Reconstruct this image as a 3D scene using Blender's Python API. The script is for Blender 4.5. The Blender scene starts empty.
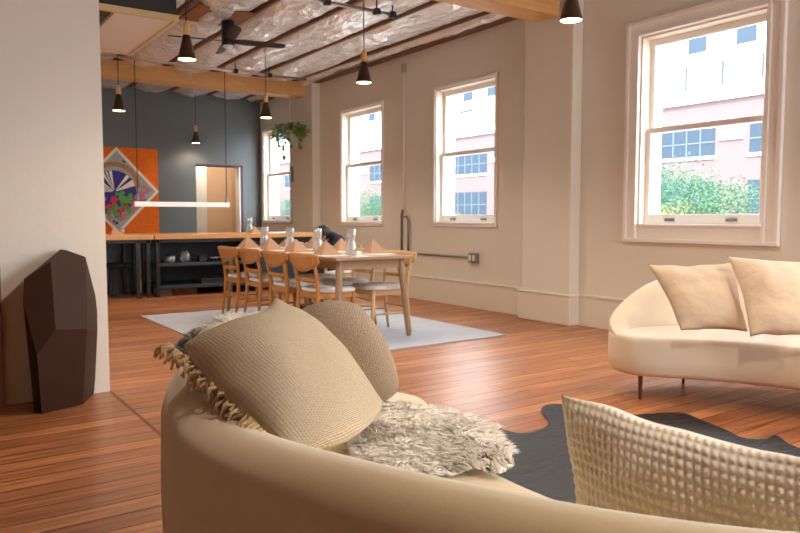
import bpy, bmesh, math, random
from mathutils import Vector, Matrix, noise
random.seed(7)
SC = bpy.context.scene
COL = SC.collection
PI = math.pi
# ------------------------------------------------------------------ camera model
H = 1.12; FPX = 712.0; YAW = math.radians(34.5); PIT = math.radians(3.98)
cF = Vector((math.sin(YAW), math.cos(YAW), 0)); cR = Vector((math.cos(YAW), -math.sin(YAW), 0)); cZ = Vector((0, 0, 1))
cW = cF*math.cos(PIT) - cZ*math.sin(PIT); cU = cF*math.sin(PIT) + cZ*math.cos(PIT)
CAM = Vector((0, 0, H))
def at(px, py, z=None, x=None, y=None, d=None):
    "point of the place seen at a pixel of the photograph, at a known height / wall / depth"
    r = cR*((px-400)/FPX) + cU*((266.5-py)/FPX) + cW
    if z is not None: t = (z-H)/r.z
    elif x is not None: t = x/r.x
    elif y is not None: t = y/r.y
    else: t = d
    return CAM + r*t
# ------------------------------------------------------------------ materials
def lin(c):
    return tuple((v/12.92 if v <= .04045 else ((v+.055)/1.055)**2.4) for v in c)
def rgb(r, g, b): return lin((r/255, g/255, b/255)) + (1,)
class M_:
    def __init__(s, name):
        s.m = bpy.data.materials.new(name); s.m.use_nodes = True
        s.nt = s.m.node_tree; s.b = s.nt.nodes['Principled BSDF']; s.l = s.nt.links.new
    def n(s, t, **kw):
        nd = s.nt.nodes.new(t)
        for k, v in kw.items():
            if hasattr(nd, k): setattr(nd, k, v)
            else: nd.inputs[k].default_value = v
        return nd
def mat(name, col, rough=.6, metal=0, var=0, vscale=20, bump=0, bscale=60, sheen=0, emit=None, estr=0, stretch=(1,1,1), spec=None, coat=0):
    M = M_(name); b = M.b
    b.inputs['Base Color'].default_value = col; b.inputs['Roughness'].default_value = rough; b.inputs['Metallic'].default_value = metal
    if spec is not None: b.inputs['Specular IOR Level'].default_value = spec
    if sheen:
        b.inputs['Sheen Weight'].default_value = sheen; b.inputs['Sheen Roughness'].default_value = .4
    if coat: b.inputs['Coat Weight'].default_value = coat
    if emit:
        b.inputs['Emission Color'].default_value = emit; b.inputs['Emission Strength'].default_value = estr
    if var or bump:
        tc = M.n('ShaderNodeTexCoord'); mp = M.n('ShaderNodeMapping'); mp.inputs['Scale'].default_value = stretch
        M.l(tc.outputs['Object'], mp.inputs['Vector'])
    if var:
        nz = M.n('ShaderNodeTexNoise', Scale=vscale, Detail=5.0); M.l(mp.outputs[0], nz.inputs['Vector'])
        mx = M.n('ShaderNodeMix', data_type='RGBA')
        mx.inputs[6].default_value = tuple(max(0, c*(1-var)) for c in col[:3])+(1,)
        mx.inputs[7].default_value = tuple(min(1, c*(1+var)) for c in col[:3])+(1,)
        M.l(nz.outputs[0], mx.inputs[0]); M.l(mx.outputs[2], b.inputs['Base Color'])
    if bump:
        n2 = M.n('ShaderNodeTexNoise', Scale=bscale, Detail=4.0); M.l(mp.outputs[0], n2.inputs['Vector'])
        bp = M.n('ShaderNodeBump', Strength=bump, Distance=.02); M.l(n2.outputs[0], bp.inputs['Height']); M.l(bp.outputs[0], b.inputs['Normal'])
    return M.m
def floor_mat():
    M = M_('floor planks'); b = M.b
    tc = M.n('ShaderNodeTexCoord')
    br = M.n('ShaderNodeTexBrick'); br.offset = .37; br.offset_frequency = 3; br.squash = 1
    for k, v in dict(Color1=rgb(202,138,90), Color2=rgb(152,92,58), Mortar=rgb(70,40,24)).items(): br.inputs[k].default_value = v
    br.inputs['Scale'].default_value = 1; br.inputs['Mortar Size'].default_value = .005; br.inputs['Mortar Smooth'].default_value = .3
    br.inputs['Brick Width'].default_value = 2.6; br.inputs['Row Height'].default_value = .125; br.inputs['Bias'].default_value = -.1
    M.l(tc.outputs['Object'], br.inputs['Vector'])
    mp = M.n('ShaderNodeMapping'); mp.inputs['Scale'].default_value = (1.3, 22, 1); M.l(tc.outputs['Object'], mp.inputs['Vector'])
    gr = M.n('ShaderNodeTexNoise', Scale=1.6, Detail=7.0, Roughness=.65); M.l(mp.outputs[0], gr.inputs['Vector'])
    cr = M.n('ShaderNodeValToRGB'); cr.color_ramp.elements[0].position = .3; cr.color_ramp.elements[0].color = (.42,.36,.34,1)
    cr.color_ramp.elements[1].position = .68; cr.color_ramp.elements[1].color = (1.35,1.3,1.2,1); M.l(gr.outputs[0], cr.inputs[0])
    mu = M.n('ShaderNodeMix', data_type='RGBA', blend_type='MULTIPLY'); mu.inputs[0].default_value = 1
    M.l(br.outputs['Color'], mu.inputs[6]); M.l(cr.outputs[0], mu.inputs[7])
    # worn grey-violet patches along the boards
    mp2 = M.n('ShaderNodeMapping'); mp2.inputs['Scale'].default_value = (.7, 5, 1); M.l(tc.outputs['Object'], mp2.inputs['Vector'])
    wn = M.n('ShaderNodeTexNoise', Scale=1.7, Detail=5.0, Roughness=.6); M.l(mp2.outputs[0], wn.inputs['Vector'])
    wr = M.n('ShaderNodeValToRGB'); wr.color_ramp.elements[0].position = .52; wr.color_ramp.elements[0].color = (0,0,0,1)
    wr.color_ramp.elements[1].position = .72; wr.color_ramp.elements[1].color = (.6,.6,.6,1); M.l(wn.outputs[0], wr.inputs[0])
    m2 = M.n('ShaderNodeMix', data_type='RGBA'); M.l(wr.outputs[0], m2.inputs[0]); M.l(mu.outputs[2], m2.inputs[6]); m2.inputs[7].default_value = rgb(150,112,96)
    M.l(m2.outputs[2], b.inputs['Base Color'])
    rr = M.n('ShaderNodeMapRange'); rr.inputs[3].default_value = .2; rr.inputs[4].default_value = .42; M.l(gr.outputs[0], rr.inputs[0]); M.l(rr.outputs[0], b.inputs['Roughness'])
    ad = M.n('ShaderNodeMath', operation='MULTIPLY_ADD'); M.l(br.outputs['Fac'], ad.inputs[0]); ad.inputs[1].default_value = -1.0
    M.l(gr.outputs[0], ad.inputs[2])
    bp = M.n('ShaderNodeBump', Strength=.25, Distance=.01); M.l(ad.outputs[0], bp.inputs['Height']); M.l(bp.outputs[0], b.inputs['Normal'])
    return M.m
def weave_mat(name, c1, c2, sc, rough=.95, bump=.6, axis='generated'):
    M = M_(name); b = M.b; b.inputs['Roughness'].default_value = rough; b.inputs['Sheen Weight'].default_value = .15
    uv = M.n('ShaderNodeUVMap')
    mp = M.n('ShaderNodeMapping'); mp.inputs['Scale'].default_value = (sc[0], sc[1], 1); M.l(uv.outputs[0], mp.inputs['Vector'])
    ns = M.n('ShaderNodeTexNoise', Scale=1.0, Detail=4.0, Roughness=.7); M.l(mp.outputs[0], ns.inputs['Vector'])
    br = M.n('ShaderNodeTexBrick'); br.offset = .5
    for k, v in {'Scale':1, 'Mortar Size':.16, 'Mortar Smooth':1, 'Brick Width':1.2, 'Row Height':.6}.items(): br.inputs[k].default_value = v
    M.l(mp.outputs[0], br.inputs['Vector'])
    mx = M.n('ShaderNodeMix', data_type='RGBA'); mx.inputs[6].default_value = c1; mx.inputs[7].default_value = c2
    ad = M.n('ShaderNodeMath', operation='MULTIPLY_ADD'); M.l(br.outputs['Fac'], ad.inputs[0]); ad.inputs[1].default_value = .55
    sb = M.n('ShaderNodeMath', operation='SUBTRACT'); M.l(ns.outputs[0], sb.inputs[0]); sb.inputs[1].default_value = .25; M.l(sb.outputs[0], ad.inputs[2])
    M.l(ad.outputs[0], mx.inputs[0]); M.l(mx.outputs[2], b.inputs['Base Color'])
    bp = M.n('ShaderNodeBump', Strength=bump, Distance=.006); bp.invert = True; M.l(ad.outputs[0], bp.inputs['Height']); M.l(bp.outputs[0], b.inputs['Normal'])
    return M.m
def brick_mat(name, c1, c2, mo, bw, rh, ms, rough=.8):
    M = M_(name); b = M.b; b.inputs['Roughness'].default_value = rough; b.inputs['Specular IOR Level'].default_value = 0 if name == 'brick' else .4
    tc = M.n('ShaderNodeTexCoord'); mp = M.n('ShaderNodeMapping'); mp.inputs['Rotation'].default_value = (PI/2, 0, PI/2) if name == 'brick' else (PI/2, 0, 0)
    M.l(tc.outputs['Object'], mp.inputs['Vector'])
    br = M.n('ShaderNodeTexBrick'); br.inputs['Scale'].default_value = 1
    for k, v in dict(Color1=c1, Color2=c2, Mortar=mo).items(): br.inputs[k].default_value = v
    br.inputs['Brick Width'].default_value = bw; br.inputs['Row Height'].default_value = rh; br.inputs['Mortar Size'].default_value = ms
    M.l(mp.outputs[0], br.inputs['Vector']); M.l(br.outputs['Color'], b.inputs['Base Color'])
    return M.m
def pane_mat():
    M = M_('window glass'); nt = M.nt; nt.nodes.remove(M.b)
    out = nt.nodes['Material Output']
    tr = M.n('ShaderNodeBsdfTransparent'); gl = M.n('ShaderNodeBsdfGlossy'); gl.inputs['Roughness'].default_value = .02
    fr = M.n('ShaderNodeLayerWeight'); fr.inputs['Blend'].default_value = .5
    pw = M.n('ShaderNodeMath', operation='POWER'); M.l(fr.outputs['Facing'], pw.inputs[0]); pw.inputs[1].default_value = 5
    fm = M.n('ShaderNodeMath', operation='MULTIPLY_ADD'); M.l(pw.outputs[0], fm.inputs[0]); fm.inputs[1].default_value = .4; fm.inputs[2].default_value = .02
    mx = M.n('ShaderNodeMixShader'); M.l(fm.outputs[0], mx.inputs[0]); M.l(tr.outputs[0], mx.inputs[1]); M.l(gl.outputs[0], mx.inputs[2])
    M.l(mx.outputs[0], out.inputs['Surface'])
    return M.m
def tumbler_mat():
    M = M_('clear glass'); nt = M.nt; nt.nodes.remove(M.b); out = nt.nodes['Material Output']
    tr = M.n('ShaderNodeBsdfTransparent'); tr.inputs['Color'].default_value = (.93,.96,.98,1)
    gl = M.n('ShaderNodeBsdfGlossy'); gl.inputs['Roughness'].default_value = .05; gl.inputs['Color'].default_value = (1,1,1,1)
    lw = M.n('ShaderNodeLayerWeight'); lw.inputs['Blend'].default_value = .45
    df = M.n('ShaderNodeBsdfDiffuse'); df.inputs['Color'].default_value = (.9,.93,.96,1); m0 = M.n('ShaderNodeMixShader'); m0.inputs[0].default_value = .16; M.l(tr.outputs[0], m0.inputs[1]); M.l(df.outputs[0], m0.inputs[2])
    mx = M.n('ShaderNodeMixShader'); M.l(lw.outputs['Facing'], mx.inputs[0]); M.l(m0.outputs[0], mx.inputs[1]); M.l(gl.outputs[0], mx.inputs[2])
    M.l(mx.outputs[0], out.inputs['Surface'])
    return M.m
def foil_mat():
    M = M_('foil'); b = M.b; b.inputs['Metallic'].default_value = .45; b.inputs['Roughness'].default_value = .2
    tc = M.n('ShaderNodeTexCoord'); mp = M.n('ShaderNodeMapping'); mp.inputs['Scale'].default_value = (1, .55, 1); M.l(tc.outputs['Object'], mp.inputs['Vector'])
    n1 = M.n('ShaderNodeTexNoise', Scale=7.0, Detail=4.0, Roughness=.6, Distortion=1.2); M.l(mp.outputs[0], n1.inputs['Vector'])
    vo = M.n('ShaderNodeTexVoronoi', Scale=9.0); vo.feature = 'F1'; M.l(mp.outputs[0], vo.inputs['Vector'])
    ad = M.n('ShaderNodeMath', operation='MULTIPLY_ADD'); M.l(vo.outputs['Distance'], ad.inputs[0]); ad.inputs[1].default_value = .5; M.l(n1.outputs[0], ad.inputs[2])
    bp = M.n('ShaderNodeBump', Strength=.9, Distance=.035); M.l(ad.outputs[0], bp.inputs['Height']); M.l(bp.outputs[0], b.inputs['Normal'])
    b.inputs['Base Color'].default_value = (.97,.96,.95,1)
    return M.m
def fur_mat():
    M = M_('cream fleece'); nt = M.nt; nt.nodes.remove(M.b); out = nt.nodes['Material Output']
    c = rgb(255, 249, 238)
    d = M.n('ShaderNodeBsdfDiffuse'); d.inputs['Color'].default_value = c
    t = M.n('ShaderNodeBsdfTranslucent'); t.inputs['Color'].default_value = c
    m = M.n('ShaderNodeMixShader'); m.inputs[0].default_value = .15; M.l(d.outputs[0], m.inputs[1]); M.l(t.outputs[0], m.inputs[2]); M.l(m.outputs[0], out.inputs['Surface'])
    return M.m
P = {}
def mats():
    P['floor'] = floor_mat(); P['foil'] = foil_mat(); P['pane'] = pane_mat(); P['glass'] = tumbler_mat()
    P['wall'] = mat('wall paint', rgb(228,223,211), .75, bump=.06, bscale=25)
    P['pier'] = mat('pier paint', rgb(228,223,211), .75, bump=.06, bscale=25)
    P['white'] = mat('white trim', rgb(246,243,238), .45)
    P['jamb'] = mat('jamb paint', rgb(234,222,204), .5)
    P['dark'] = mat('slate paint', rgb(104,111,112), .7, var=.06, vscale=3)
    P['beam'] = mat('timber beam', rgb(206,156,98), .6, var=.22, vscale=4, stretch=(1,8,8), bump=.15, bscale=12)
    P['joist'] = mat('joist wood', rgb(120,84,60), .8, var=.25, vscale=5, stretch=(8,1,8))
    P['board'] = mat('ceiling board', rgb(150,98,62), .8, var=.25, vscale=4)
    P['steel'] = mat('galvanised conduit', rgb(175,170,165), .35, .8)
    P['steelgrey'] = mat('grey fitting', rgb(140,135,130), .45, .5)
    P['black'] = mat('black metal', rgb(26,26,28), .45)
    P['blacksoft'] = mat('black plastic', rgb(34,34,36), .6)
    P['navy'] = mat('dark blue steel', rgb(44,54,66), .5, var=.1, vscale=6)
    P['navyback'] = mat('slate panel', rgb(66,78,92), .6, var=.1, vscale=4)
    P['oak'] = mat('honey oak', rgb(186,126,66), .45, var=.18, vscale=9, stretch=(1,1,6))
    P['oakpale'] = mat('pale oak', rgb(206,172,122), .5, var=.12, vscale=9, stretch=(1,1,6))  # light oak with the window backlight painted into its paler tone
    P['tabletop'] = mat('walnut oak top', rgb(156,126,96), .4, var=.15, vscale=6, stretch=(6,1,1))
    P['counter'] = mat('butcher block', rgb(206,150,92), .4, var=.2, vscale=5, stretch=(1,9,9))
    P['seat'] = mat('grey seat fabric', rgb(216,212,210), .9, bump=.2, bscale=200)
    P['rug'] = mat('pale grey blue rug', rgb(186,192,204), .95, var=.12, vscale=6, bump=.3, bscale=150)
    P['velvet'] = mat('cream velvet', rgb(208,190,152), .8, sheen=.6, var=.05, vscale=5, bump=.05, bscale=180)
    P['velvet2'] = mat('ivory boucle', rgb(226,213,194), .85, sheen=.3, var=.04, vscale=5, bump=.1, bscale=180)
    P['leg'] = mat('bronze leg', rgb(120,84,58), .35, .7)
    P['linen'] = mat('cream linen', rgb(222,202,178), .9, var=.05, vscale=30, bump=.35, bscale=22)
    P['linen2'] = mat('oat linen', rgb(214,194,170), .9, var=.05, vscale=30, bump=.35, bscale=18)
    P['jute'] = weave_mat('cream slub weave', rgb(248,234,204), rgb(200,170,126), (36, 100), bump=1.0)
    P['brownweave'] = weave_mat('brown basket weave', rgb(234,208,174), rgb(126,96,66), (36, 44), bump=1.3)
    P['waffle'] = mat('cream waffle', rgb(242,237,222), .95, sheen=.2)
    P['fringe'] = mat('fringe yarn', rgb(206,182,140), .95)
    P['fur'] = fur_mat()
    P['hide'] = mat('black cowhide', rgb(9,10,14), .55, var=.5, vscale=5, bump=.5, bscale=9, stretch=(1,3,1))
    P['sculpt'] = mat('dark brown block', rgb(54,30,19), .6, var=.15, vscale=8, spec=.25)
    P['napkin'] = mat('clay napkin', rgb(192,154,126), .85)
    P['mat'] = mat('white placemat', rgb(238,236,234), .8)
    P['shade'] = mat('bronze shade', rgb(70,50,34), .4, .6)
    P['shadein'] = mat('shade lining', rgb(240,190,110), .5)
    P['neck'] = mat('lamp wood', rgb(206,160,100), .5)
    P['bulb'] = mat('lit bulb', (1,.8,.5,1), .5, emit=(1,.68,.32,1), estr=14)
    P['diff'] = mat('white diffuser', rgb(240,240,240), .5)
    P['led'] = mat('white lamp bar', rgb(236,236,238), .5, emit=(1,.97,.95,1), estr=.05)
    P['leaf'] = mat('pothos leaf', rgb(112,150,70), .5, var=.3, vscale=14)
    P['stem'] = mat('stem green', rgb(96,110,60), .6)
    P['rope'] = mat('white cord', rgb(214,206,196), .8)
    P['pot'] = mat('grey planter', rgb(180,176,168), .7)
    P['skin'] = mat('skin', rgb(206,160,130), .6)
    P['hair'] = mat('black hair', rgb(22,20,22), .5, bump=.3, bscale=60)
    P['shirt'] = mat('navy cloth', rgb(32,40,58), .85)
    P['trouser'] = mat('dark trousers', rgb(40,42,50), .85)
    P['brick'] = brick_mat('brick', rgb(76,62,63), rgb(68,56,58), rgb(92,80,80), .5, .16, .03)
    P['orange'] = brick_mat('orange tile', rgb(246,126,24), rgb(236,112,18), rgb(214,92,14), .06, .03, .003)
    P['facade'] = mat('pale stucco', rgb(176,174,173), .8, spec=0)
    P['ledge'] = mat('ledge stone', rgb(232,224,218), .8, spec=0)
    P['fglass'] = mat('facade glass', rgb(48,58,68), .35, spec=0)
    P['fmull'] = mat('facade mullion', rgb(84,94,100), .5, spec=0)
    P['rail'] = mat('railing metal', rgb(58,64,68), .6, spec=0)
    P['trleaf'] = [mat('tree leaf '+k, c, .9, var=.3, vscale=1.5, spec=0) for k, c in (('mid', rgb(60,86,66)), ('blue', rgb(58,86,74)), ('lime', rgb(108,112,72)))]
    P['bark'] = mat('bark', rgb(90,72,58), .9)
    P['street'] = mat('asphalt', rgb(120,120,122), .9, spec=0)
    P['tan'] = mat('corridor wall', rgb(206,178,148), .7)
    P['pink'] = mat('pink sticker', rgb(232,130,130), .6)
    P['olive'] = mat('grille slat', rgb(96,84,56), .7)
    P['filt'] = mat('pale duct panel', rgb(228,214,204), .6)
    P['woodtrim'] = mat('unit trim', rgb(206,182,138), .6)
    P['blue'] = mat('paint indigo', rgb(48,30,128), .6); P['cream'] = mat('paint cream', rgb(244,232,206), .6)
    P['agrey'] = mat('paint grey', rgb(168,172,166), .6, var=.2, vscale=12); P['abrown'] = mat('paint sienna', rgb(178,120,70), .6, var=.3, vscale=10)
    P['apink'] = mat('paint rose', rgb(196,120,136), .6, var=.25, vscale=30); P['ared'] = mat('paint crimson', rgb(196,40,64), .6, var=.3, vscale=20)
    P['agreen'] = mat('paint green', rgb(84,164,60), .6, var=.3, vscale=20); P['adark'] = mat('paint umber', rgb(70,44,60), .6)
    P['doorwood'] = mat('brown door wood', rgb(120,72,44), .5, var=.2, vscale=5, stretch=(8,8,1))
    P['box'] = mat('grey carton', rgb(150,146,150), .8)
mats()
# ------------------------------------------------------------------ mesh builder
class MB:
    def __init__(s): s.v = []; s.f = []; s.mi = []; s.uv = None; s.cur = 0
    def add(s, vs, fs):
        o = len(s.v); s.v += [Vector(p) for p in vs]
        s.f += [tuple(i+o for i in f) for f in fs]; s.mi += [s.cur]*len(fs); return s
    def box(s, x0, x1, y0, y1, z0, z1, rot=None, c=None):
        vs = [Vector((x, y, z)) for x in (x0, x1) for y in (y0, y1) for z in (z0, z1)]
        if rot is not None: vs = [rot @ (v-Vector(c)) + Vector(c) for v in vs]
        return s.add(vs, [(0,1,3,2), (4,6,7,5), (0,4,5,1), (2,3,7,6), (0,2,6,4), (1,5,7,3)])
    def tube(s, pts, r, n=8, caps=True):
        pts = [Vector(p) for p in pts]; k = len(pts)
        rs = r if isinstance(r, (list, tuple)) else [r]*k
        vs = []; fs = []; prev = None
        for i, p in enumerate(pts):
            t = (pts[min(i+1, k-1)]-pts[max(i-1, 0)])
            t = t.normalized() if t.length > 1e-9 else Vector((0,0,1))
            if prev is None:
                a = Vector((0,0,1)) if abs(t.z) < .9 else Vector((1,0,0))
                u = t.cross(a).normalized()
            else:
                u = (prev - t*prev.dot(t)).normalized()
            w = t.cross(u); prev = u
            for j in range(n):
                a = 2*PI*j/n; vs.append(p + (u*math.cos(a)+w*math.sin(a))*rs[i])
        for i in range(k-1):
            for j in range(n):
                fs.append((i*n+j, i*n+(j+1)%n, (i+1)*n+(j+1)%n, (i+1)*n+j))
        if caps:
            fs.append(tuple(range(n-1, -1, -1))); fs.append(tuple((k-1)*n+j for j in range(n)))
        return s.add(vs, fs)
    def lathe(s, prof, c=(0,0,0), n=20, caps=False):
        c = Vector(c); vs = []; fs = []; k = len(prof)
        for r, z in prof:
            for j in range(n):
                a = 2*PI*j/n; vs.append(c+Vector((r*math.cos(a), r*math.sin(a), z)))
        for i in range(k-1):
            for j in range(n): fs.append((i*n+j, i*n+(j+1)%n, (i+1)*n+(j+1)%n, (i+1)*n+j))
        if caps: fs.append(tuple(range(n-1, -1, -1))); fs.append(tuple((k-1)*n+j for j in range(n)))
        return s.add(vs, fs)
    def ball(s, c, r, n=12, m=8):
        r = Vector(r) if isinstance(r, (tuple, list, Vector)) else Vector((r, r, r)); c = Vector(c)
        prof = [(math.sin(PI*i/m), -math.cos(PI*i/m)) for i in range(m+1)]
        vs = []; fs = []
        for a, z in prof:
            for j in range(n):
                t = 2*PI*j/n; vs.append(c+Vector((r.x*max(a,1e-4)*math.cos(t), r.y*max(a,1e-4)*math.sin(t), r.z*z)))
        for i in range(m):
            for j in range(n): fs.append((i*n+j, i*n+(j+1)%n, (i+1)*n+(j+1)%n, (i+1)*n+j))
        return s.add(vs, fs)
    def prism(s, poly, z0, z1):
        n = len(poly); vs = [Vector((p[0], p[1], z0)) for p in poly]+[Vector((p[0], p[1], z1)) for p in poly]
        fs = [tuple(range(n-1,-1,-1)), tuple(range(n, 2*n))]+[(i, (i+1)%n, n+(i+1)%n, n+i) for i in range(n)]
        return s.add(vs, fs)
    def grid(s, fn, nu, nv, uv=False):
        vs = [fn(i/nu, j/nv) for i in range(nu+1) for j in range(nv+1)]
        fs = [(i*(nv+1)+j, (i+1)*(nv+1)+j, (i+1)*(nv+1)+j+1, i*(nv+1)+j+1) for i in range(nu) for j in range(nv)]
        if uv:
            if s.uv is None: s.uv = []
            s.uv += [(i/nu, j/nv) for i in range(nu+1) for j in range(nv+1)]
        return s.add(vs, fs)
    def build(s, name, m, parent=None, smooth=False, bevel=0, loc=None, recalc=True):
        "ONE mesh object; loc is the world point that becomes its origin (vertices in world space)"
        off = Vector(loc) if loc is not None else Vector((0,0,0))
        me = bpy.data.meshes.new(name); me.from_pydata([v-off for v in s.v], [], s.f); me.update()
        for mm in (m if isinstance(m, list) else [m]): me.materials.append(mm)
        if isinstance(m, list): me.polygons.foreach_set('material_index', s.mi)
        if s.uv:
            ul = me.uv_layers.new(name='UVMap')
            for lp in me.loops: ul.data[lp.index].uv = s.uv[lp.vertex_index]
        if recalc:
            bm = bmesh.new(); bm.from_mesh(me); bmesh.ops.recalc_face_normals(bm, faces=bm.faces); bm.to_mesh(me); bm.free()
        if smooth: me.polygons.foreach_set('use_smooth', [True]*len(me.polygons))
        o = bpy.data.objects.new(name, me); COL.objects.link(o)
        if parent is not None: o.parent = parent
        if loc is not None: o.location = off
        if bevel:
            md = o.modifiers.new('bevel', 'BEVEL'); md.width = bevel; md.segments = 2; md.limit_method = 'ANGLE'; md.angle_limit = math.radians(40)
        return o
def tag(o, label, cat, group=None, kind=None):
    o['label'] = label; o['category'] = cat
    if group: o['group'] = group
    if kind: o['kind'] = kind
    return o
def struct(o, label=None):
    o['kind'] = 'structure'
    if label: o['label'] = label
    return o
def thing(name, label, cat, loc=(0,0,0), rz=0, group=None, kind=None):
    o = bpy.data.objects.new(name, None); COL.objects.link(o); o.location = loc; o.rotation_euler = (0,0,rz); o.empty_display_size = .1
    return tag(o, label, cat, group, kind)
def dup(root, loc, rz=None, label=None, group=None):
    r = root.copy(); COL.objects.link(r); r.location = loc
    if rz is not None: r.rotation_euler = (0,0,rz)
    if label: r['label'] = label
    if group: r['group'] = group
    for ch in list(root.children):
        c = ch.copy(); COL.objects.link(c); c.parent = r
        for g in list(ch.children):
            d = g.copy(); COL.objects.link(d); d.parent = c
    return r
def sub(m, **k): return m
# ================================================================== THE ROOM
XW = 5.7; YB = 13.1; ZC = 3.42; XL = 1.02; YP = 4.78
WX = XW + .30
# windows: (y0, y1, z0, z1) of the wall opening
WINS = [(11.76, 12.93, 1.03, 2.76), (8.74, 9.90, 1.02, 2.76), (6.30, 7.46, 1.03, 2.76), (3.10, 4.30, 1.03, 2.79), (.60, 1.80, 1.03, 2.79), (-2.3, -1.1, 1.03, 2.79), (-3.8, -2.6, 1.03, 2.79)]
def wall_with_holes(m, x0, x1, ya, yb, za, zb, holes):
    hs = sorted(holes); y = ya
    for (h0, h1, z0, z1) in hs:
        m.box(x0, x1, y, h0, za, zb); m.box(x0, x1, h0, h1, za, z0); m.box(x0, x1, h0, h1, z1, zb); y = h1
    m.box(x0, x1, y, yb, za, zb)
m = MB(); wall_with_holes(m, XW, WX, -4.0, YB, 0, 3.7, WINS); struct(m.build('wall_right', P['wall']))
m = MB(); m.box(-4.3, WX, -4.3, YB+2.4, -.15, 0); struct(m.build('floor', P['floor']))
m = MB(); m.box(-4.3, WX, -4.3, YB+2.4, 3.66, 3.8); struct(m.build('ceiling', P['board']))
DX0, DX1, DZ = 4.41, 5.32, 2.10
m = MB(); m.box(XL-.05, DX0, YB, YB+.16, 0, 3.7); m.box(DX1, WX, YB, YB+.16, 0, 3.7); m.box(DX0, DX1, YB, YB+.16, DZ, 3.7)
struct(m.build('wall_back', P['dark']))
m = MB(); m.box(-4.3, XL, YP, YB+.16, 0, 3.7); struct(m.build('wall_left', P['wall']))
m = MB(); m.box(-4.3, -4.0, -4.3, YP, 0, 3.7); struct(m.build('wall_far_left', P['wall']))
RW = [(3.2, 5.3, .9, 2.9)]  # unseen opening behind the camera, added and sized for fill daylight
m = MB()
x = -4.0
for h0, h1, z0, z1 in RW:
    m.box(x, h0, -4.3, -4.0, 0, 3.7); m.box(h0, h1, -4.3, -4.0, 0, z0); m.box(h0, h1, -4.3, -4.0, z1, 3.7); x = h1
m.box(x, WX, -4.3, -4.0, 0, 3.7); struct(m.build('wall_rear', P['wall']))
# corridor seen through the doorway of the slate wall
m = MB(); m.box(3.2, 3.3, YB+.16, YB+2.3, 0, 3.7); m.box(3.3, WX, YB+2.2, YB+2.3, 0, 3.7); m.box(WX-.05, WX, YB+.16, YB+2.3, 0, 3.7)
struct(m.build('wall_corridor', P['tan']))
m = MB(); m.box(4.3, 5.03, YB+1.2, YB+2.2, 0, 3.6); struct(m.build('wall_corridor_return', P['wall']))
m = MB(); m.box(DX0+.84, DX0+.88, YB-.015, YB+.18, 0, DZ); struct(m.build('trim_1', P['white']))
m = MB(); m.box(DX1-.05, DX1, YB-.02, YB+.2, 0, DZ); m.box(DX0, DX1, YB-.02, YB+.2, DZ-.03, DZ); struct(m.build('door_1', P['adark']))
# wooden door jamb at the far left edge of the partition
m = MB(); m.box(-.55, .425, YP-.035, YP, 0, 2.15); struct(m.build('door_2', P['doorwood'], bevel=.004))
m = MB(); m.box(XL-.005, XL+.012, -4, YP, -.001, .001); struct(m.build('trim_2', mat('floor seam board', rgb(120,62,34), .4, var=.2, vscale=6, stretch=(8,1,1))))
# baseboards (tall painted plinth on the window wall)
PIERS = [(5.01, 5.70), (10.64, 11.36), (-.9, -.2)]
XP = 5.55
segs = [(-4, -.9), (-.2, 5.01), (5.70, 10.64), (11.36, YB)]
for i, (a, b) in enumerate(segs):
    m = MB(); m.box(XW-.03, XW, a, b, 0, .315); m.box(XW-.042, XW, a, b, .30, .325)
    struct(m.build('baseboard_right', P['wall'], bevel=.004))
for a, b in PIERS:
    m = MB(); m.box(XP, XW, a, b, 0, 3.42); m.box(XP-.03, XW, a-.03, b+.03, 0, .315); m.box(XP-.042, XW, a-.042, b+.042, .30, .325)
    struct(m.build('pillar', P['pier'], bevel=.012))
m = MB(); m.box(XL, 2.6, YB-.02, YB, 0, .1); struct(m.build('baseboard_back', P['navy']))
# timber beams across the room, resting on the pillars
for a, b, x1 in ((5.10, 5.42, 5.45), (10.88, 11.18, 5.60), (-.75, -.35, 5.50)):
    m = MB(); m.box(XL if a > YP else -4, x1, a, b, 3.13, 3.37)
    struct(m.build('beam', P['beam'], bevel=.012))
# joists and foil batts
JX = [1.15 + .706*i for i in range(7)]
YJ0, YJ1 = -4.0, YB
for x in JX:
    m = MB(); m.box(x-.018, x+.018, YJ0, YJ1, 3.375, 3.66); struct(m.build('joist', P['joist']))
m = MB(); m.box(5.56, XW, YJ0, YJ1, 3.33, 3.40); m.box(5.60, XW, YJ0, YJ1, 3.40, 3.66); struct(m.build('trim_3', P['joist'], bevel=.005))
m = MB(); m.tube([(5.52, 5.9, 3.35), (5.52, 10.7, 3.35)], .018, 8); tag(m.build('conduit_pipe', P['steel'], smooth=True), 'long grey conduit running along the top of the window wall', 'pipe')
def foil_strip(x0, x1, y0, y1, seed):
    nu, nv = 24, int((y1-y0)*24)
    def fn(u, v):
        x = x0+(x1-x0)*u; y = y0+(y1-y0)*v
        e = (4*u*(1-u))**.6
        sag = .095*e*(.8+.4*noise.noise(Vector((seed*3.1, y*.7, 0))))
        q = Vector((x*3+seed, y*1.1, seed)); w = noise.noise(q)*.024 + abs(noise.noise(q*2.2))*.03 + abs(noise.noise(q*5.1+Vector((0,y*2,0))))*.016 + noise.noise(Vector((x*3, y*10, seed)))*.008
        return Vector((x, y, 3.425 - sag - w*e))
    mm = MB(); mm.grid(fn, nu, nv); return mm
k = 0
edges = JX + [5.60]
for i in range(len(edges)-1):
    for (ya, yb) in ((-4.0, 5.3), (5.3, 11.1), (11.1, YB)):
        o = foil_strip(edges[i]+.03, edges[i+1]-(.03 if i < len(edges)-2 else 0), ya, yb, k).build('foil_insulation', P['foil'], smooth=True, recalc=False); k += 1
        o['kind'] = 'structure'
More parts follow.
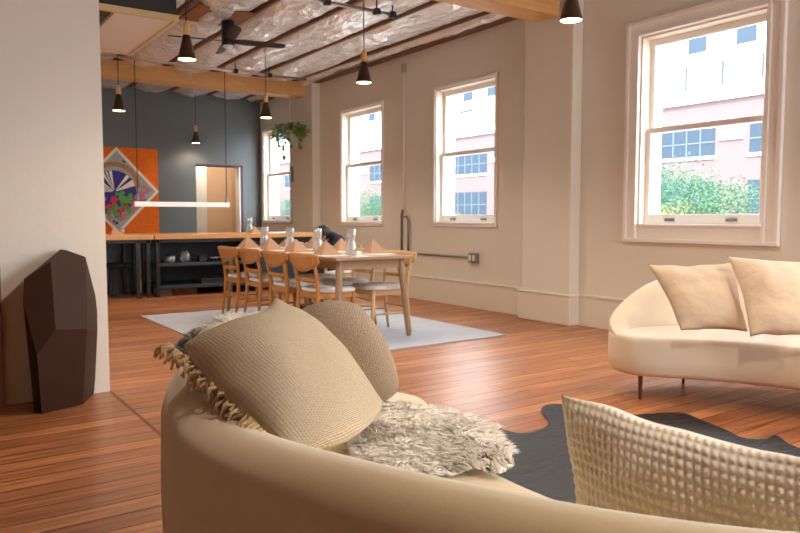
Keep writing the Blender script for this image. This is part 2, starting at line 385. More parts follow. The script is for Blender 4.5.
# bare wooden boards showing where foil is missing
for (x0, x1, y0, y1) in ((2.60, 3.24, 7.55, 8.2), (1.92, 2.5, 8.3, 10.2)):
    m = MB(); m.box(x0, x1, y0, y1, 3.352, 3.375); struct(m.build('ceiling_board', P['board']))
# ------------------------------------------------------------------ windows
def window(n, y0, y1, z0, z1, cw, big=False):
    w = bpy.data.objects.new('window_%d' % n, None); COL.objects.link(w); w.location = (XW, (y0+y1)/2, z0); w['kind'] = 'structure'
    L = lambda: MB()
    o = Vector((XW, (y0+y1)/2, z0))
    def b(mm, name, mt, bev=.004, par=w):
        ob = mm.build(name, mt, bevel=bev)
        for v in ob.data.vertices: v.co -= o
        ob.parent = par; return ob
    m = L(); t = .03
    m.box(XW-t, XW, y0-cw, y0, z0-cw*.9, z1+cw); m.box(XW-t, XW, y1, y1+cw, z0-cw*.9, z1+cw); m.box(XW-t, XW, y0, y1, z1, z1+cw); m.box(XW-t, XW, y0, y1, z0-cw*.9, z0)
    if big:
        for q in (.0, cw-.035):
            e = .004 if q == 0 else 0
            m.box(XW-t-.018, XW-.001, y0-cw+q-e, y0-cw+q+.03, z0-cw*.85, z1+cw-q); m.box(XW-t-.018, XW-.001, y1+cw-q-.03, y1+cw-q+e, z0-cw*.85, z1+cw-q)
            m.box(XW-t-.020, XW-.002, y0-cw+q-e, y1+cw-q+e, z1+cw-q-.03, z1+cw-q+e)
        m.box(XW-t-.022, XW-.001, y0-cw-.006, y1+cw+.006, z0-cw-.004, z0-cw+.03)
    b(m, 'casing', P['white'])
    m = L(); m.box(XW-.015, WX, y0-.001, y0+.02, z0, z1); m.box(XW-.015, WX, y1-.02, y1+.001, z0, z1); m.box(XW-.015, WX, y0, y1, z1-.02, z1+.001)
    b(m, 'jamb', P['jamb'])
    m = L(); m.box(XW-.045, WX, y0, y1, z0-.001, z0+.025); b(m, 'window_sill', P['white'])
    zm = 1.925; r = .05; a0, a1 = y0+.02, y1-.02
    for nm, xa, xb, za, zb, rb, rt in (('lower_sash', XW+.06, XW+.10, z0+.025, zm+.025, .09, .05), ('upper_sash', XW+.105, XW+.145, zm-.025, z1-.02, .05, .06)):
        m = L(); m.box(xa, xb, a0, a0+r, za, zb); m.box(xa, xb, a1-r, a1, za, zb); m.box(xa, xb, a0+r, a1-r, za, za+rb); m.box(xa, xb, a0+r, a1-r, zb-rt, zb)
        s = b(m, nm, P['white'])
        m = L(); m.box((xa+xb)/2-.002, (xa+xb)/2+.002, a0+r, a1-r, za+rb, zb-rt)
        g = m.build('pane', P['pane'])
        for v in g.data.vertices: v.co -= o
        g.parent = s
    m = L(); ym = (y0+y1)/2
    m.box(XW+.045, XW+.06, ym-.35, ym-.25, z0+.05, z0+.075); m.box(XW+.045, XW+.06, ym+.25, ym+.35, z0+.05, z0+.075); b(m, 'sash_lift', P['steelgrey'], .002)
    return w
for i, (y0, y1, z0, z1) in enumerate(WINS):
    if i < 5: window(i+1, y0, y1, z0, z1, .035 if i < 3 else .14, i >= 3)
# ------------------------------------------------------------------ wall conduits, outlet, strip
m = MB(); m.tube([(XW-.02, 8.2, .62), (XW-.02, 6.73, .62)], .013, 8)
tag(m.build('conduit_pipe', P['steelgrey'], smooth=True), 'grey conduit running level along the window wall to the outlet box', 'pipe')
t = thing('outlet_box', 'grey metal outlet box on the window wall at the end of the level conduit', 'outlet', (XW, 6.66, .62))
m = MB(); m.box(-.06, 0, -.075, .075, -.06, .06); m.build('housing', P['steelgrey'], t, bevel=.008)
for s in (-1, 1):
    m = MB(); m.box(-.068, -.058, s*.035-.02, s*.035+.02, -.035, .035); m.build('socket', P['white'], t, bevel=.003)
yv = 8.17
m = MB(); m.tube([(XW-.02, yv, 3.18), (XW-.02, yv, 1.2)], .012, 8)
tag(m.build('conduit_pipe', P['white'], smooth=True), 'thin white painted conduit dropping down the window wall between two windows', 'pipe')
m = MB(); m.box(XW-.045, XW, yv-.04, yv+.04, 3.10, 3.22); tag(m.build('junction_box', P['pot'], bevel=.006), 'grey junction box at the top of the white wall conduit', 'electrical box')
m = MB(); m.tube([(XW-.02, yv+.06, .62), (XW-.02, yv+.06, 1.16), (XW-.02, yv+.03, 1.22), (XW-.02, yv, 1.2)], .014, 8)
tag(m.build('conduit_pipe', P['steelgrey'], smooth=True), 'bent grey conduit rising up to meet the white wall conduit', 'pipe')
m = MB(); m.tube([(XW-.03, yv-.12, .62), (XW-.03, yv-.12, 1.08), (XW-.03, yv-.08, 1.13), (XW-.03, yv-.03, 1.12)], .016, 8)
tag(m.build('conduit_pipe', P['steelgrey'], smooth=True), 'shorter bent grey conduit beside the tall bent one on the window wall', 'pipe')
m = MB(); m.box(XW-.025, XW, 11.66, 11.72, 1.74, 2.02); tag(m.build('wall_sensor', P['steelgrey'], bevel=.004), 'narrow grey strip fixed to the wall beside the farthest window', 'sensor')
# ceiling pipes
def pipe(a, b, r, label, drops):
    t = thing('sprinkler_pipe', label, 'pipe', a)
    m = MB(); m.tube([(0,0,0), Vector(b)-Vector(a)], r, 8); m.build('pipe_run', P['steel'], t, smooth=True)
    for f in drops:
        p = (Vector(b)-Vector(a))*f
        m = MB(); m.tube([p, p+Vector((0,0,3.42-a[2]))], .008, 6); m.box(p.x-.03, p.x+.03, p.y-.03, p.y+.03, p.z-.03, p.z+.03); m.build('hanger', P['black'], t)
    return t
pipe((1.05, 10.15, 3.26), (5.2, 10.15, 3.26), .02, 'grey pipe hung in front of the far timber beam', (.2, .72, .85))
pipe((1.05, 6.35, 3.24), (4.3, 6.35, 3.24), .02, 'grey pipe across the foil ceiling ending near the window wall', (.75, .93, .99))
# ------------------------------------------------------------------ pendants
def pendant(loc, label, first=None):
    if first: return dup(first, loc, 0, label)
    t = thing('pendant_lamp', label, 'lamp', loc, 0, 'cone pendant lamps')
    m = MB(); m.lathe([(.079, 0), (.030, .205), (.027, .205), (.074, .004), (.079, 0)], n=24); m.cur = 1
    m.build('shade', [P['shade'], P['shadein']], t, smooth=True)
    m = MB(); m.lathe([(.001, .205), (.031, .205), (.029, .30), (.012, .32), (.001, .32)], n=18); m.build('neck', P['neck'], t, smooth=True)
    m = MB(); m.tube([(0,0,.318), (0,0,3.40-loc[2])], .005, 6); m.build('cord', P['black'], t)
    m = MB(); m.lathe([(.001, .004), (.070, .004), (.066, .03), (.001, .05)], n=20); m.build('bulb', P['bulb'], t, smooth=True)
    return t
PEND0 = [(187,60,'cone pendant lamp hanging beneath the ceiling air unit, nearest the partition'), (119,111,'cone pendant lamp on the long cord beside the partition corner'), (196,144,'smallest looking cone pendant in front of the slate wall'), (266,118,'cone pendant lamp hanging just left of the hanging plant'), (364,83,'cone pendant lamp hanging before the second window'), (571,21,'largest looking cone pendant cut by the top edge, before the near pillar')]
PEND = []
for px, py, lb in PEND0:
    p = at(px, py, z=2.45)
    if p.y > YB-.3: p = at(px, py, y=YB-.3)
    PEND.append((p.x, p.y, lb))
fp = None
for (x, y, lb) in PEND:
    t = pendant((x, y, 2.45), lb, fp)
    if fp is None: fp = t
def lamp(kind, name, loc, energy, col, size=.1, rot=None, **kw):
    l = bpy.data.lights.new(name, kind); l.energy = energy; l.color = col
    if kind == 'POINT' or kind == 'SPOT': l.shadow_soft_size = size
    if kind == 'SPOT': l.spot_size = kw.get('spot', 2.2); l.spot_blend = .6
    if kind == 'AREA':
        l.shape = 'RECTANGLE'; l.size = size[0]; l.size_y = size[1]
    o = bpy.data.objects.new(name, l); COL.objects.link(o); o.location = loc
    if rot: o.rotation_euler = rot
    return o
WARM = (1, .84, .66)
for (x, y, lb) in PEND: lamp('SPOT', 'pendant_light', (x, y, 2.44), 10 if y > 12 else 34, WARM, .06, (0,0,0), spot=2.6)
for (x, y) in ((1.95, 3.34), (3.75, .5), (1.95, .5), (3.75, -2.3)): lamp('SPOT', 'pendant_light', (x, y, 2.44), 42, WARM, .06, (0,0,0), spot=2.6)  # unseen fill spots along the pendant grid, added to brighten the foreground
def px_x(px, y): return y*math.tan(YAW+math.atan((px-400)/FPX*math.cos(PIT)))
# linear pendant over the bar
t = thing('linear_pendant', 'long white bar lamp hung level above the counter', 'lamp', (px_x(184, 10.5), 10.5, 1.305))
m = MB(); m.box(-.70, .70, -.025, .025, -.035, .035); m.build('lamp_bar', P['led'], t, bevel=.004)
for x in (-.655, .66):
    m = MB(); m.tube([(x,0,.03), (x,0,2.1)], .006, 6); m.build('cord', P['black'], t)
    m = MB(); m.lathe([(.001,.035),(.022,.035),(.022,.06),(.008,.15),(.001,.15)], (x,0,0), 12); m.build('cord_grip', P['steelgrey'], t, smooth=True)
# ceiling fan
t = thing('ceiling_fan', 'black four blade ceiling fan below the foil ceiling', 'fan', (3.08, 7.95, 3.075))
m = MB(); m.lathe([(.001,.0),(.068,.0),(.073,.02),(.073,.26),(.06,.275),(.001,.275)], n=24); m.build('motor_housing', P['black'], t, smooth=False)
m = MB(); m.lathe([(.001,.27),(.05,.27),(.05,.31),(.001,.31)], n=12); m.build('downrod', P['black'], t)
m = MB(); m.lathe([(.001,-.03),(.045,-.028),(.058,-.012),(.058,.0),(.001,.0)], n=20); m.build('light_cover', P['diff'], t, smooth=True)
for ang in (-12, -102, 168, 78):
    a = math.radians(ang); R = Matrix.Rotation(a, 3, 'Z') @ Matrix.Rotation(math.radians(-16), 3, 'X')
    pl = [(.04,-.035), (.20,-.065), (.62,-.05), (.66,-.03), (.66,.03), (.62,.05), (.20,.06), (.04,.035)]
    mm = MB(); mm.prism(pl, -.005, .005); mm.v = [R @ v + Vector((0,0,.05)) for v in mm.v]; mm.build('blade', P['black'], t, bevel=.003)
# ceiling air unit
t = thing('ceiling_air_unit', 'black sided ceiling air unit with pale underside and pink sticker', 'air conditioner', (2.0, 6.36, 2.845))
m = MB(); m.box(-.90, 0, 0, 1.6, .03, .34); m.build('housing', P['blacksoft'], t, bevel=.006)
m = MB(); m.box(-.92, .015, -.015, .035, -.015, .035); m.box(-.02, .02, .035, 1.6, -.015, .035); m.box(-.92, .02, 1.57, 1.62, -.015, .035); m.build('trim_frame', P['woodtrim'], t, bevel=.004)
m = MB(); m.box(-.50, -.02, .04, 1.57, .0, .03); m.build('bottom_panel', P['filt'], t)
m = MB()
for i in range(14): m.box(-.90, -.52, .06+i*.108, .06+i*.108+.05, .0, .03)
m.build('grille', P['olive'], t)
m = MB(); m.box(-.50, -.38, -.004, .0, .20, .33); m.build('sticker', P['pink'], t)
t = thing('ceiling_duct', 'pale foil wrapped duct box beyond the ceiling air unit', 'duct', (2.1, 8.0, 3.05))
m = MB(); m.box(-.75, -.05, 0, 2.0, .10, .33); m.build('duct_body', P['filt'], t, bevel=.02)
# globe on beam
p = at(188, 74, y=10.90); m = MB(); m.ball((0,0,0), (.075,.05,.075), 16, 10)
o = m.build('smoke_detector', P['pot'], smooth=True); o.location = (p.x, 10.91, p.z); tag(o, 'round grey white detector on the face of the far beam', 'detector')
# ------------------------------------------------------------------ hanging plant
p = at(290, 134, y=11.0)
t = thing('hanging_plant', 'trailing green plant hung by a white cord from the far beam', 'plant', p)
m = MB(); m.tube([(0,0,.08), (0,0,3.13-p.z)], .006, 6); m.build('hanging_cord', P['rope'], t)
m = MB(); m.lathe([(.001,-.10),(.07,-.10),(.10,.0),(.11,.06),(.10,.06),(.001,.03)], n=18); m.build('pot', P['pot'], t, smooth=True)
rl = random.Random(3)
def leaf(mm, c, d, up, s):
    d = d.normalized(); w = d.cross(up); w = w.normalized() if w.length > .01 else Vector((1,0,0)); nn = w.cross(d)
    pts = [c, c+d*s*.25+w*s*.36, c+d*s*.6+w*s*.33+nn*.0, c+d*s, c+d*s*.6-w*s*.33, c+d*s*.25-w*s*.36, c+d*s*.5-nn*s*.1]
    mm.add(pts, [(0,1,6),(1,2,6),(2,3,6),(3,4,6),(4,5,6),(5,0,6)])
mf = MB(); ms = MB()
for i in range(150):
    a = rl.uniform(0, 2*PI); r = .03+.26*rl.random()**.7; z = .13-.5*r*r/.09*.25 + rl.uniform(-.10,.08)
    c = Vector((r*math.cos(a), r*math.sin(a), z)); leaf(mf, c, Vector((math.cos(a), math.sin(a), rl.uniform(-1.0,.3))), Vector((rl.uniform(-.5,.5), rl.uniform(-.5,.5), 1)), rl.uniform(.07,.13))
    if i % 3 == 0: ms.tube([(0,0,.02), c*.6+Vector((0,0,.08)), c], .003, 4)
for (vx, vy, ln) in ((-.12,-.05,.42), (-.05,-.08,.30), (.16,.03,.24), (-.2,.02,.26)):
    pts = [Vector((vx*.5, vy*.5, .05)), Vector((vx, vy, 0)), Vector((vx*1.1, vy*1.1, -ln))]; ms.tube(pts, .003, 4)
    for q in range(int(ln/.055)):
        c = Vector((vx*1.1, vy*1.1, -q*.06)); leaf(mf, c, Vector((rl.uniform(-1,1), rl.uniform(-1,1), -1.2)), Vector((rl.uniform(-1,1), rl.uniform(-1,1), .3)), rl.uniform(.07,.11))
mf.build('foliage', P['leaf'], t, recalc=False); ms.build('stems', P['stem'], t)
# ------------------------------------------------------------------ art
ax, az, ah = 3.0, 1.575, .70
t = thing('orange_panel', 'bright orange tiled panel mounted on the slate wall', 'panel', (3.0, YB-.001, .82))
m = MB(); m.box(-.70, .71, -.025, 0, 0, 1.51); m.build('tiled_face', P['orange'], t)
t = thing('diamond_painting', 'diamond hung painting with cream border, blue disc and painted flowers', 'painting', (ax, YB-.03, az))
def diam(mm, s, y0, y1):
    vs = [Vector((s*.94*math.cos(a), y, s*math.sin(a))) for y in (y0, y1) for a in (0, PI/2, PI, 3*PI/2)]
    mm.add(vs, [(0,1,2,3), (7,6,5,4)] + [(i, (i+1)%4, 4+(i+1)%4, 4+i) for i in range(4)])
m = MB(); diam(m, .755, -.03, 0); m.build('frame', P['cream'], t, bevel=.004)
m = MB(); diam(m, .69, -.034, -.03)
ra = random.Random(11)
def ingon(x, z, s): return abs(x)/.94+abs(z) < s
def disc(mm, cx, cz, r, y, a0=0, a1=2*PI, n=28, r0=0):
    vs = []; k = n+1
    for i in range(k):
        a = a0+(a1-a0)*i/n
        vs += [Vector((cx+r0*math.cos(a), y, cz+r0*math.sin(a))), Vector((cx+r*math.cos(a), y, cz+r*math.sin(a)))]
    mm.add(vs, [(2*i, 2*i+1, 2*i+3, 2*i+2) for i in range(n)])
PM = ['agrey', 'abrown', 'blue', 'cream', 'adark', 'apink', 'agreen', 'ared']
m.cur = 1; disc(m, -.05, .06, .44, -.0375, .0, PI, 30, .36)
m.cur = 2; disc(m, -.05, -.02, .37, -.037)
m.cur = 3
for a0, a1 in ((18, 36), (46, 56), (96, 104), (108, 113), (117, 124), (138, 146), (150, 157), (162, 172), (176,182), (-38, -30)):
    disc(m, -.05, -.02, .365, -.039, math.radians(a0), math.radians(a1), 4, .03)
for ci, yy, spots in ((4, -.040, [(-.24,-.34,.06),(.30,-.34,.05),(.42,-.18,.05),(-.05,-.54,.05),(.12,.52,.03),(.26,.38,.03)]),
                      (5, -.0405, [(-.40,-.08,.10),(-.30,-.22,.10),(-.42,-.20,.08),(.28,-.25,.10),(.36,-.1,.09),(.2,-.38,.1),(-.16,-.42,.10),(.05,-.5,.09),(.48,.02,.07)]),
                      (6, -.042, [(.05,-.10,.09),(.16,-.14,.09),(.10,-.2,.10),(-.02,-.26,.10),(.12,-.32,.09),(-.1,-.34,.08),(.0,-.42,.07)]),
                      (7, -.0435, [(-.06,-.17,.07),(.08,-.26,.06),(-.14,-.30,.06),(.03,-.36,.05),(-.33,-.30,.06),(.22,-.2,.04)])):
    m.cur = ci
    for (x, z, r) in spots:
        for q in range(7):
            dx, dz = ra.uniform(-r,r)*.8, ra.uniform(-r,r)*.8; rr = r*ra.uniform(.3,.55)
            if ingon(x+dx, z+dz, .66-rr): disc(m, x+dx, z+dz, rr, yy-q*.0001, n=9)
m.build('canvas', [P[k] for k in PM], t, recalc=False)
# ------------------------------------------------------------------ bar counter
YC0, YC1, ZT = 10.02, 10.95, .875
def counter(name, label, x0, x1, legs, shelf, panel):
    t = thing(name, label, 'counter', ((x0+x1)/2, YC0, 0)); cx = (x0+x1)/2
    def bb(mm, nm, mt, bev=.004):
        mm.v = [v-Vector((cx, YC0, 0)) for v in mm.v]; return mm.build(nm, mt, t, bevel=bev)
    m = MB(); m.box(x0, x1, YC0-.02, YC1, ZT-.065, ZT); bb(m, 'countertop', P['counter'])
    m = MB(); m.box(x0+.02, x1-.02, YC1-.12, YC1-.08, 0.0, ZT-.065); bb(m, 'back_panel', P['navyback'])
    for lx in legs:
        for ly in (YC0+.02, YC1-.2):
            m = MB(); m.box(lx-.025, lx+.025, ly, ly+.05, 0, ZT-.065); bb(m, 'leg', P['black'])
    m = MB(); m.box(x0+.02, x1-.02, YC0+.02, YC0+.06, ZT-.115, ZT-.065); bb(m, 'top_rail', P['black'])
    if shelf:
        sx0, sx1 = shelf
        for z in (.155, .47):
            m = MB(); m.box(sx0, sx1, YC0+.03, YC1-.13, z-.045, z); bb(m, 'shelf', P['navy'])
    if panel:
        m = MB(); m.box(panel[0], panel[1], YC0+.10, YC0+.13, .08, ZT-.065); bb(m, 'front_panel', P['navy'])
    return t
counter('bar_counter', 'wood topped bar counter with dark open kneehole beside the partition', XL+.02, 2.76, (2.55, 2.69), None, None)
counter('bar_counter', 'long wood topped bar counter with dark shelves reaching the window wall', 2.78, 5.53, (2.82, 4.30, 5.4), (2.84, 4.30), (4.34, 5.45))
# low stool in the kneehole
t = thing('low_stool', 'low round black stool in the dark kneehole under the counter', 'stool', (2.42, 10.6, 0))
m = MB(); m.lathe([(.001,.40),(.15,.40),(.17,.42),(.17,.45),(.14,.47),(.001,.47)], n=24); m.build('seat', P['blacksoft'], t, smooth=True)
for a in range(4):
    q = PI/4+a*PI/2; m = MB(); m.tube([(.11*math.cos(q), .11*math.sin(q), .41), (.17*math.cos(q), .17*math.sin(q), 0)], .012, 8); m.build('leg', P['black'], t)
# things on the shelves
def shelf_thing(px, py, z): return at(px, py, y=10.62)
zs = .47
def px_x(px, y): return y*math.tan(YAW+math.atan((px-400)/FPX*math.cos(PIT)))
ys = 10.24
t = thing('glass_jar', 'clear lidded glass jar standing on the upper bar shelf', 'jar', (px_x(184, ys), ys, zs))
m = MB(); m.lathe([(.001,.002),(.065,.002),(.075,.04),(.07,.12),(.045,.15),(.04,.17)], n=20); m.build('jar_body', P['glass'], t, smooth=True)
m = MB(); m.lathe([(.001,.165),(.046,.165),(.046,.185),(.001,.195)], n=18); m.build('lid', P['black'], t)
t = thing('coffee_pot', 'small steel pot with dark lid at the left of the upper bar shelf', 'pot', (px_x(167, ys), ys, zs))
m = MB(); m.lathe([(.001,.0),(.05,.0),(.052,.06),(.04,.09),(.001,.09)], n=18); m.build('pot_body', P['steel'], t, smooth=True)
m = MB(); m.lathe([(.001,.09),(.038,.09),(.03,.105),(.008,.11),(.008,.13),(.001,.13)], n=14); m.build('lid', P['black'], t, smooth=True)
t = thing('shelf_cup', 'white cup beside the steel pot on the upper bar shelf', 'cup', (px_x(172, ys), ys+.02, zs))
m = MB(); m.lathe([(.001,.0),(.03,.0),(.038,.09),(.034,.09),(.028,.01),(.001,.008)], n=18); m.build('cup_body', P['mat'], t, smooth=True)
t = thing('storage_box', 'small black box on the upper bar shelf beside the glass jar', 'box', (px_x(201, ys), ys, zs))
m = MB(); m.box(-.055,.055,-.055,.055,0,.085); m.build('box_body', P['blacksoft'], t, bevel=.005); m = MB(); m.box(-.058,.058,-.058,.058,.085,.1); m.build('lid', P['black'], t, bevel=.003)
for i, px in enumerate((211, 215, 219)):
    t = thing('dark_tumbler', ('leftmost', 'middle', 'rightmost')[i]+' of the three dark tumblers on the upper bar shelf', 'tumbler', (px_x(px, ys), ys, zs), 0, 'dark tumblers on the bar shelf')
    m = MB(); m.lathe([(.001,.0),(.022,.0),(.026,.06),(.023,.06),(.018,.006),(.001,.006)], n=14); m.build('tumbler_body', P['black'], t, smooth=True)
    m = MB(); m.lathe([(.0262,.045),(.0268,.06),(.0225,.061)], n=14); m.build('pale_rim', P['mat'], t)
for px, w, lb, mt in ((162, .20, 'pale grey carton on the floor beneath the bar shelves', P['box']), (182, .34, 'brown carton on the floor beneath the bar shelves', P['doorwood'])):
    t = thing('floor_carton', lb, 'box', (px_x(px, 10.3), 10.34, 0)); m = MB(); m.box(-w/2, w/2, -.12, .12, 0, .09); m.build('carton_body', mt, t, bevel=.004)
    m = MB(); m.box(-w/2-.004, w/2+.004, -.124, .124, .08, .098); m.build('lid', mt, t, bevel=.003)
t = thing('storage_tray', 'dark tray with pale handles on the lower bar shelf', 'tray', (px_x(212, 10.24), 10.26, .155))
m = MB(); m.box(-.22,.22,-.14,.14,0,.015); m.box(-.22,.22,-.14,-.13,.015,.07); m.box(-.22,.22,.13,.14,.015,.07); m.box(-.22,-.21,-.14,.14,.015,.07); m.box(.21,.22,-.14,.14,.015,.07); m.build('tray_body', P['black'], t, bevel=.003)
for hx in (-.235, .222):
    m = MB(); m.box(hx,hx+.013,-.05,.05,.03,.05); m.build('handle', P['steelgrey'], t)
# ------------------------------------------------------------------ rug, table, chairs
m = MB(); m.box(2.10, 4.60, 4.92, 8.2, .0025, .012); o = m.build('area_rug', P['rug'], loc=(3.35, 6.5, 0)); tag(o, 'pale grey blue flat rug under the dining table', 'rug')
RZ = .012
TX0, TX1, TY0, TY1, TZ = 3.02, 3.84, 5.37, 8.05, .765
t = thing('dining_table', 'long oak dining table with splayed tapered legs set for eight', 'table', ((TX0+TX1)/2, (TY0+TY1)/2, RZ))
c = Vector(((TX0+TX1)/2, (TY0+TY1)/2, RZ))
def tb(mm, nm, mt, bev=.004):
    mm.v = [v-c for v in mm.v]; return mm.build(nm, mt, t, bevel=bev)
m = MB(); m.box(TX0, TX1, TY0, TY1, TZ-.028, TZ); tb(m, 'tabletop', P['tabletop'], .006)
m = MB(); a, b = .07, .095
m.box(TX0+a, TX1-a, TY0+a, TY0+b, TZ-.11, TZ-.028); m.box(TX0+a, TX1-a, TY1-b, TY1-a, TZ-.11, TZ-.028); m.box(TX0+a, TX0+b, TY0+a, TY1-a, TZ-.11, TZ-.028); m.box(TX1-b, TX1-a, TY0+a, TY1-a, TZ-.11, TZ-.028)
tb(m, 'apron', P['tabletop'])
for x, sx in ((TX0, 1), (TX1, -1)):
    for y, sy in ((TY0, 1), (TY1, -1)):
        m = MB(); m.tube([(x+sx*.03, y+sy*.03, RZ), (x+sx*.085, y+sy*.09, TZ-.03)], [.021, .036], 14); ob = tb(m, 'leg', P['tabletop'], 0)
def make_chair(label, wood, grp):
    t = thing('dining_chair', label, 'chair', (0,0,0), 0, grp)
    # seat
    pl = []
    for i in range(28):
        a = 2*PI*i/28; ca, sa = math.cos(a), math.sin(a)
        sx = .215*abs(ca)**.55*(1 if ca > 0 else -1); sy = .225*abs(sa)**.55*(1 if sa > 0 else -1)
        pl.append((sx, sy*(1.0+.10*sx/.215)))
    m = MB(); n = len(pl)
    rings = [(.93,.425),(1.0,.435),(1.0,.45),(.94,.465),(.6,.475)]
    vs = [Vector((p[0]*s, p[1]*s, z)) for s, z in rings for p in pl]; k = len(rings)
    fs = [(i*n+j, i*n+(j+1)%n, (i+1)*n+(j+1)%n, (i+1)*n+j) for i in range(k-1) for j in range(n)] + [tuple(range(n-1,-1,-1)), tuple((k-1)*n+j for j in range(n))]
    m.add(vs, fs); m.build('seat', P['seat'], t, smooth=True)
    m = MB(); z0, z1 = .375, .425
    m.box(.155,.178,-.19,.19,z0,z1); m.box(-.205,-.182,-.175,.175,z0,z1); m.box(-.19,.17,-.19,-.168,z0,z1); m.box(-.19,.17,.168,.19,z0,z1); m.build('seat_frame', wood, t, bevel=.003)
    for s in (-1, 1):
        m = MB(); m.tube([(.205, s*.205, 0), (.165, s*.178, .43)], [.012, .021], 10); m.build('leg', wood, t, smooth=True)
        m = MB(); m.tube([(-.245, s*.195, 0), (-.215, s*.190, .22), (-.198, s*.187, .42), (-.215, s*.20, .58), (-.262, s*.215, .755)], [.013,.018,.021,.018,.014], 10); m.build('leg', wood, t, smooth=True)
    # curved broad top rail
    def fn(u, v):
        y = (u-.5)*.56; e = abs(2*u-1); zt = .780-.010*e**3; zb = .615+.085*e**2.2
        x = -.242-.028*(1-e*e)-.02*(v)
        return Vector((x, y, zb+(zt-zb)*v))
    m = MB(); m.grid(fn, 16, 4); o = m.build('backrest', wood, t, smooth=True); md = o.modifiers.new('thick', 'SOLIDIFY'); md.thickness = .018; md.offset = -1 
    m = MB(); m.tube([(-.212, -.19, .545), (-.235, 0, .545), (-.212, .19, .545)], .012, 8); m.v = [Vector((v.x, v.y, .545+(v.z-.545)*1.9)) for v in m.v]; m.build('back_rail', wood, t, smooth=True)
    m = MB(); m.tube([(-.215, -.19, .25), (-.215, .19, .25)], .011, 8); m.build('stretcher', wood, t)
    for s in (-1, 1):
        m = MB(); m.tube([(-.222, s*.19, .2), (.185, s*.19, .2)], .010, 8); m.build('stretcher', wood, t)
    return t
CY = [5.80, 6.42, 7.04, 7.66]
nth = ['nearest', 'second', 'third', 'farthest']
LAB = ['honey oak dining chair on the counter side of the table, nearest the sofa', 'honey oak dining chair on the left side, second from the sofa', 'honey oak dining chair on the left side, third from the sofa', 'honey oak dining chair on the left side, nearest the bar shelves']
f0 = None
for i, y in enumerate(CY):
    p = (3.17, y, RZ)
    if f0 is None: f0 = make_chair(LAB[0], P['oak'], 'honey oak chairs along the near side of the table'); f0.location = p
    else: dup(f0, p, random.uniform(-.03,.03), LAB[i])
LAB2 = ['pale oak dining chair on the window side, at the near table corner', 'pale oak dining chair on the window side, second from the near corner', 'pale oak dining chair on the window side, beside the seated person', 'pale oak dining chair under the seated person in navy']
g0 = None
for i, y in enumerate(CY):
    p = (3.69 if i < 3 else 4.22, y-.06, RZ)
    if g0 is None: g0 = make_chair(LAB2[0], P['oakpale'], 'pale oak chairs along the window side of the table'); g0.location = p; g0.rotation_euler = (0,0,PI)
    else: dup(g0, p, PI+random.uniform(-.03,.03), LAB2[i])
# place settings
side = {0: 'counter side', 1: 'window side'}
mt0 = nk0 = None
for sd, x in ((0, 3.17), (1, 3.69)):
    for i, y in enumerate(CY):
        w = ('at the near table end', 'second from the near table end', 'third from the near table end', 'at the far table end')[i]
        lb = 'white placemat on the table, %s, %s' % (side[sd], w)
        loc = (x, y+.03, TZ)
        if mt0 is None:
            m = MB(); m.box(-.14,.14,-.20,.20,0,.004); mt0 = m.build('placemat', P['mat'], bevel=.001); mt0.location = loc; tag(mt0, lb, 'placemat', 'white placemats on the dining table')
        else:
            o = mt0.copy(); COL.objects.link(o); o.location = loc; o['label'] = lb
        lb = 'clay coloured napkin folded to a point, %s, %s' % (side[sd], w)
        loc = (x, y+.03, TZ+.004); rz = math.radians(random.uniform(-10,10)-45)
        if nk0 is None:
            m = MB(); hgt = .135
            vs = [(0,-.01,hgt), (-.150,.035,0), (0,-.075,0), (.150,.035,0), (0,.085,0), (0,.01,hgt-.004)]
            m.add(vs, [(0,1,2),(0,2,3),(0,5,1),(0,3,5),(5,4,1),(5,3,4),(1,4,3,2)])
            nk0 = m.build('napkin', P['napkin'], bevel=.003); nk0.location = loc; nk0.rotation_euler = (0,0,rz); tag(nk0, lb, 'napkin', 'folded napkins on the dining table')
        else:
            o = nk0.copy(); COL.objects.link(o); o.location = loc; o.rotation_euler = (0,0,rz); o['label'] = lb
# carafes with upturned tumblers
ca0 = tu0 = None
for i, y in enumerate((5.79, 6.46, 7.1, 7.78)):
    w = ('at the near table end', 'second from the near table end', 'third from the near table end', 'at the far table end')[i]
    loc = (3.42, y, TZ)
    if ca0 is None:
        m = MB(); m.lathe([(.001,.002),(.050,.002),(.054,.015),(.054,.09),(.036,.125),(.032,.14),(.040,.155),(.038,.155),(.029,.14),(.033,.125),(.050,.09),(.050,.012),(.001,.008)], n=24)
        ca0 = m.build('carafe', P['glass'], smooth=True); ca0.location = loc; tag(ca0, 'clear glass carafe on the table, '+w, 'carafe', 'glass carafes on the dining table')
        m = MB(); m.lathe([(.001,.083),(.043,.083),(.047,.0),(.043,.0),(.039,.076),(.001,.076)], n=24)
        tu0 = m.build('tumbler', P['glass'], smooth=True); tu0.location = (loc[0], loc[1], TZ+.155); tag(tu0, 'clear tumbler upturned on the glass carafe, '+w, 'tumbler', 'tumblers upturned on the carafes')
    else:
        o = ca0.copy(); COL.objects.link(o); o.location = loc; o['label'] = 'clear glass carafe on the table, '+w
        o = tu0.copy(); COL.objects.link(o); o.location = (loc[0], loc[1], TZ+.155); o['label'] = 'clear tumbler upturned on the glass carafe, '+w
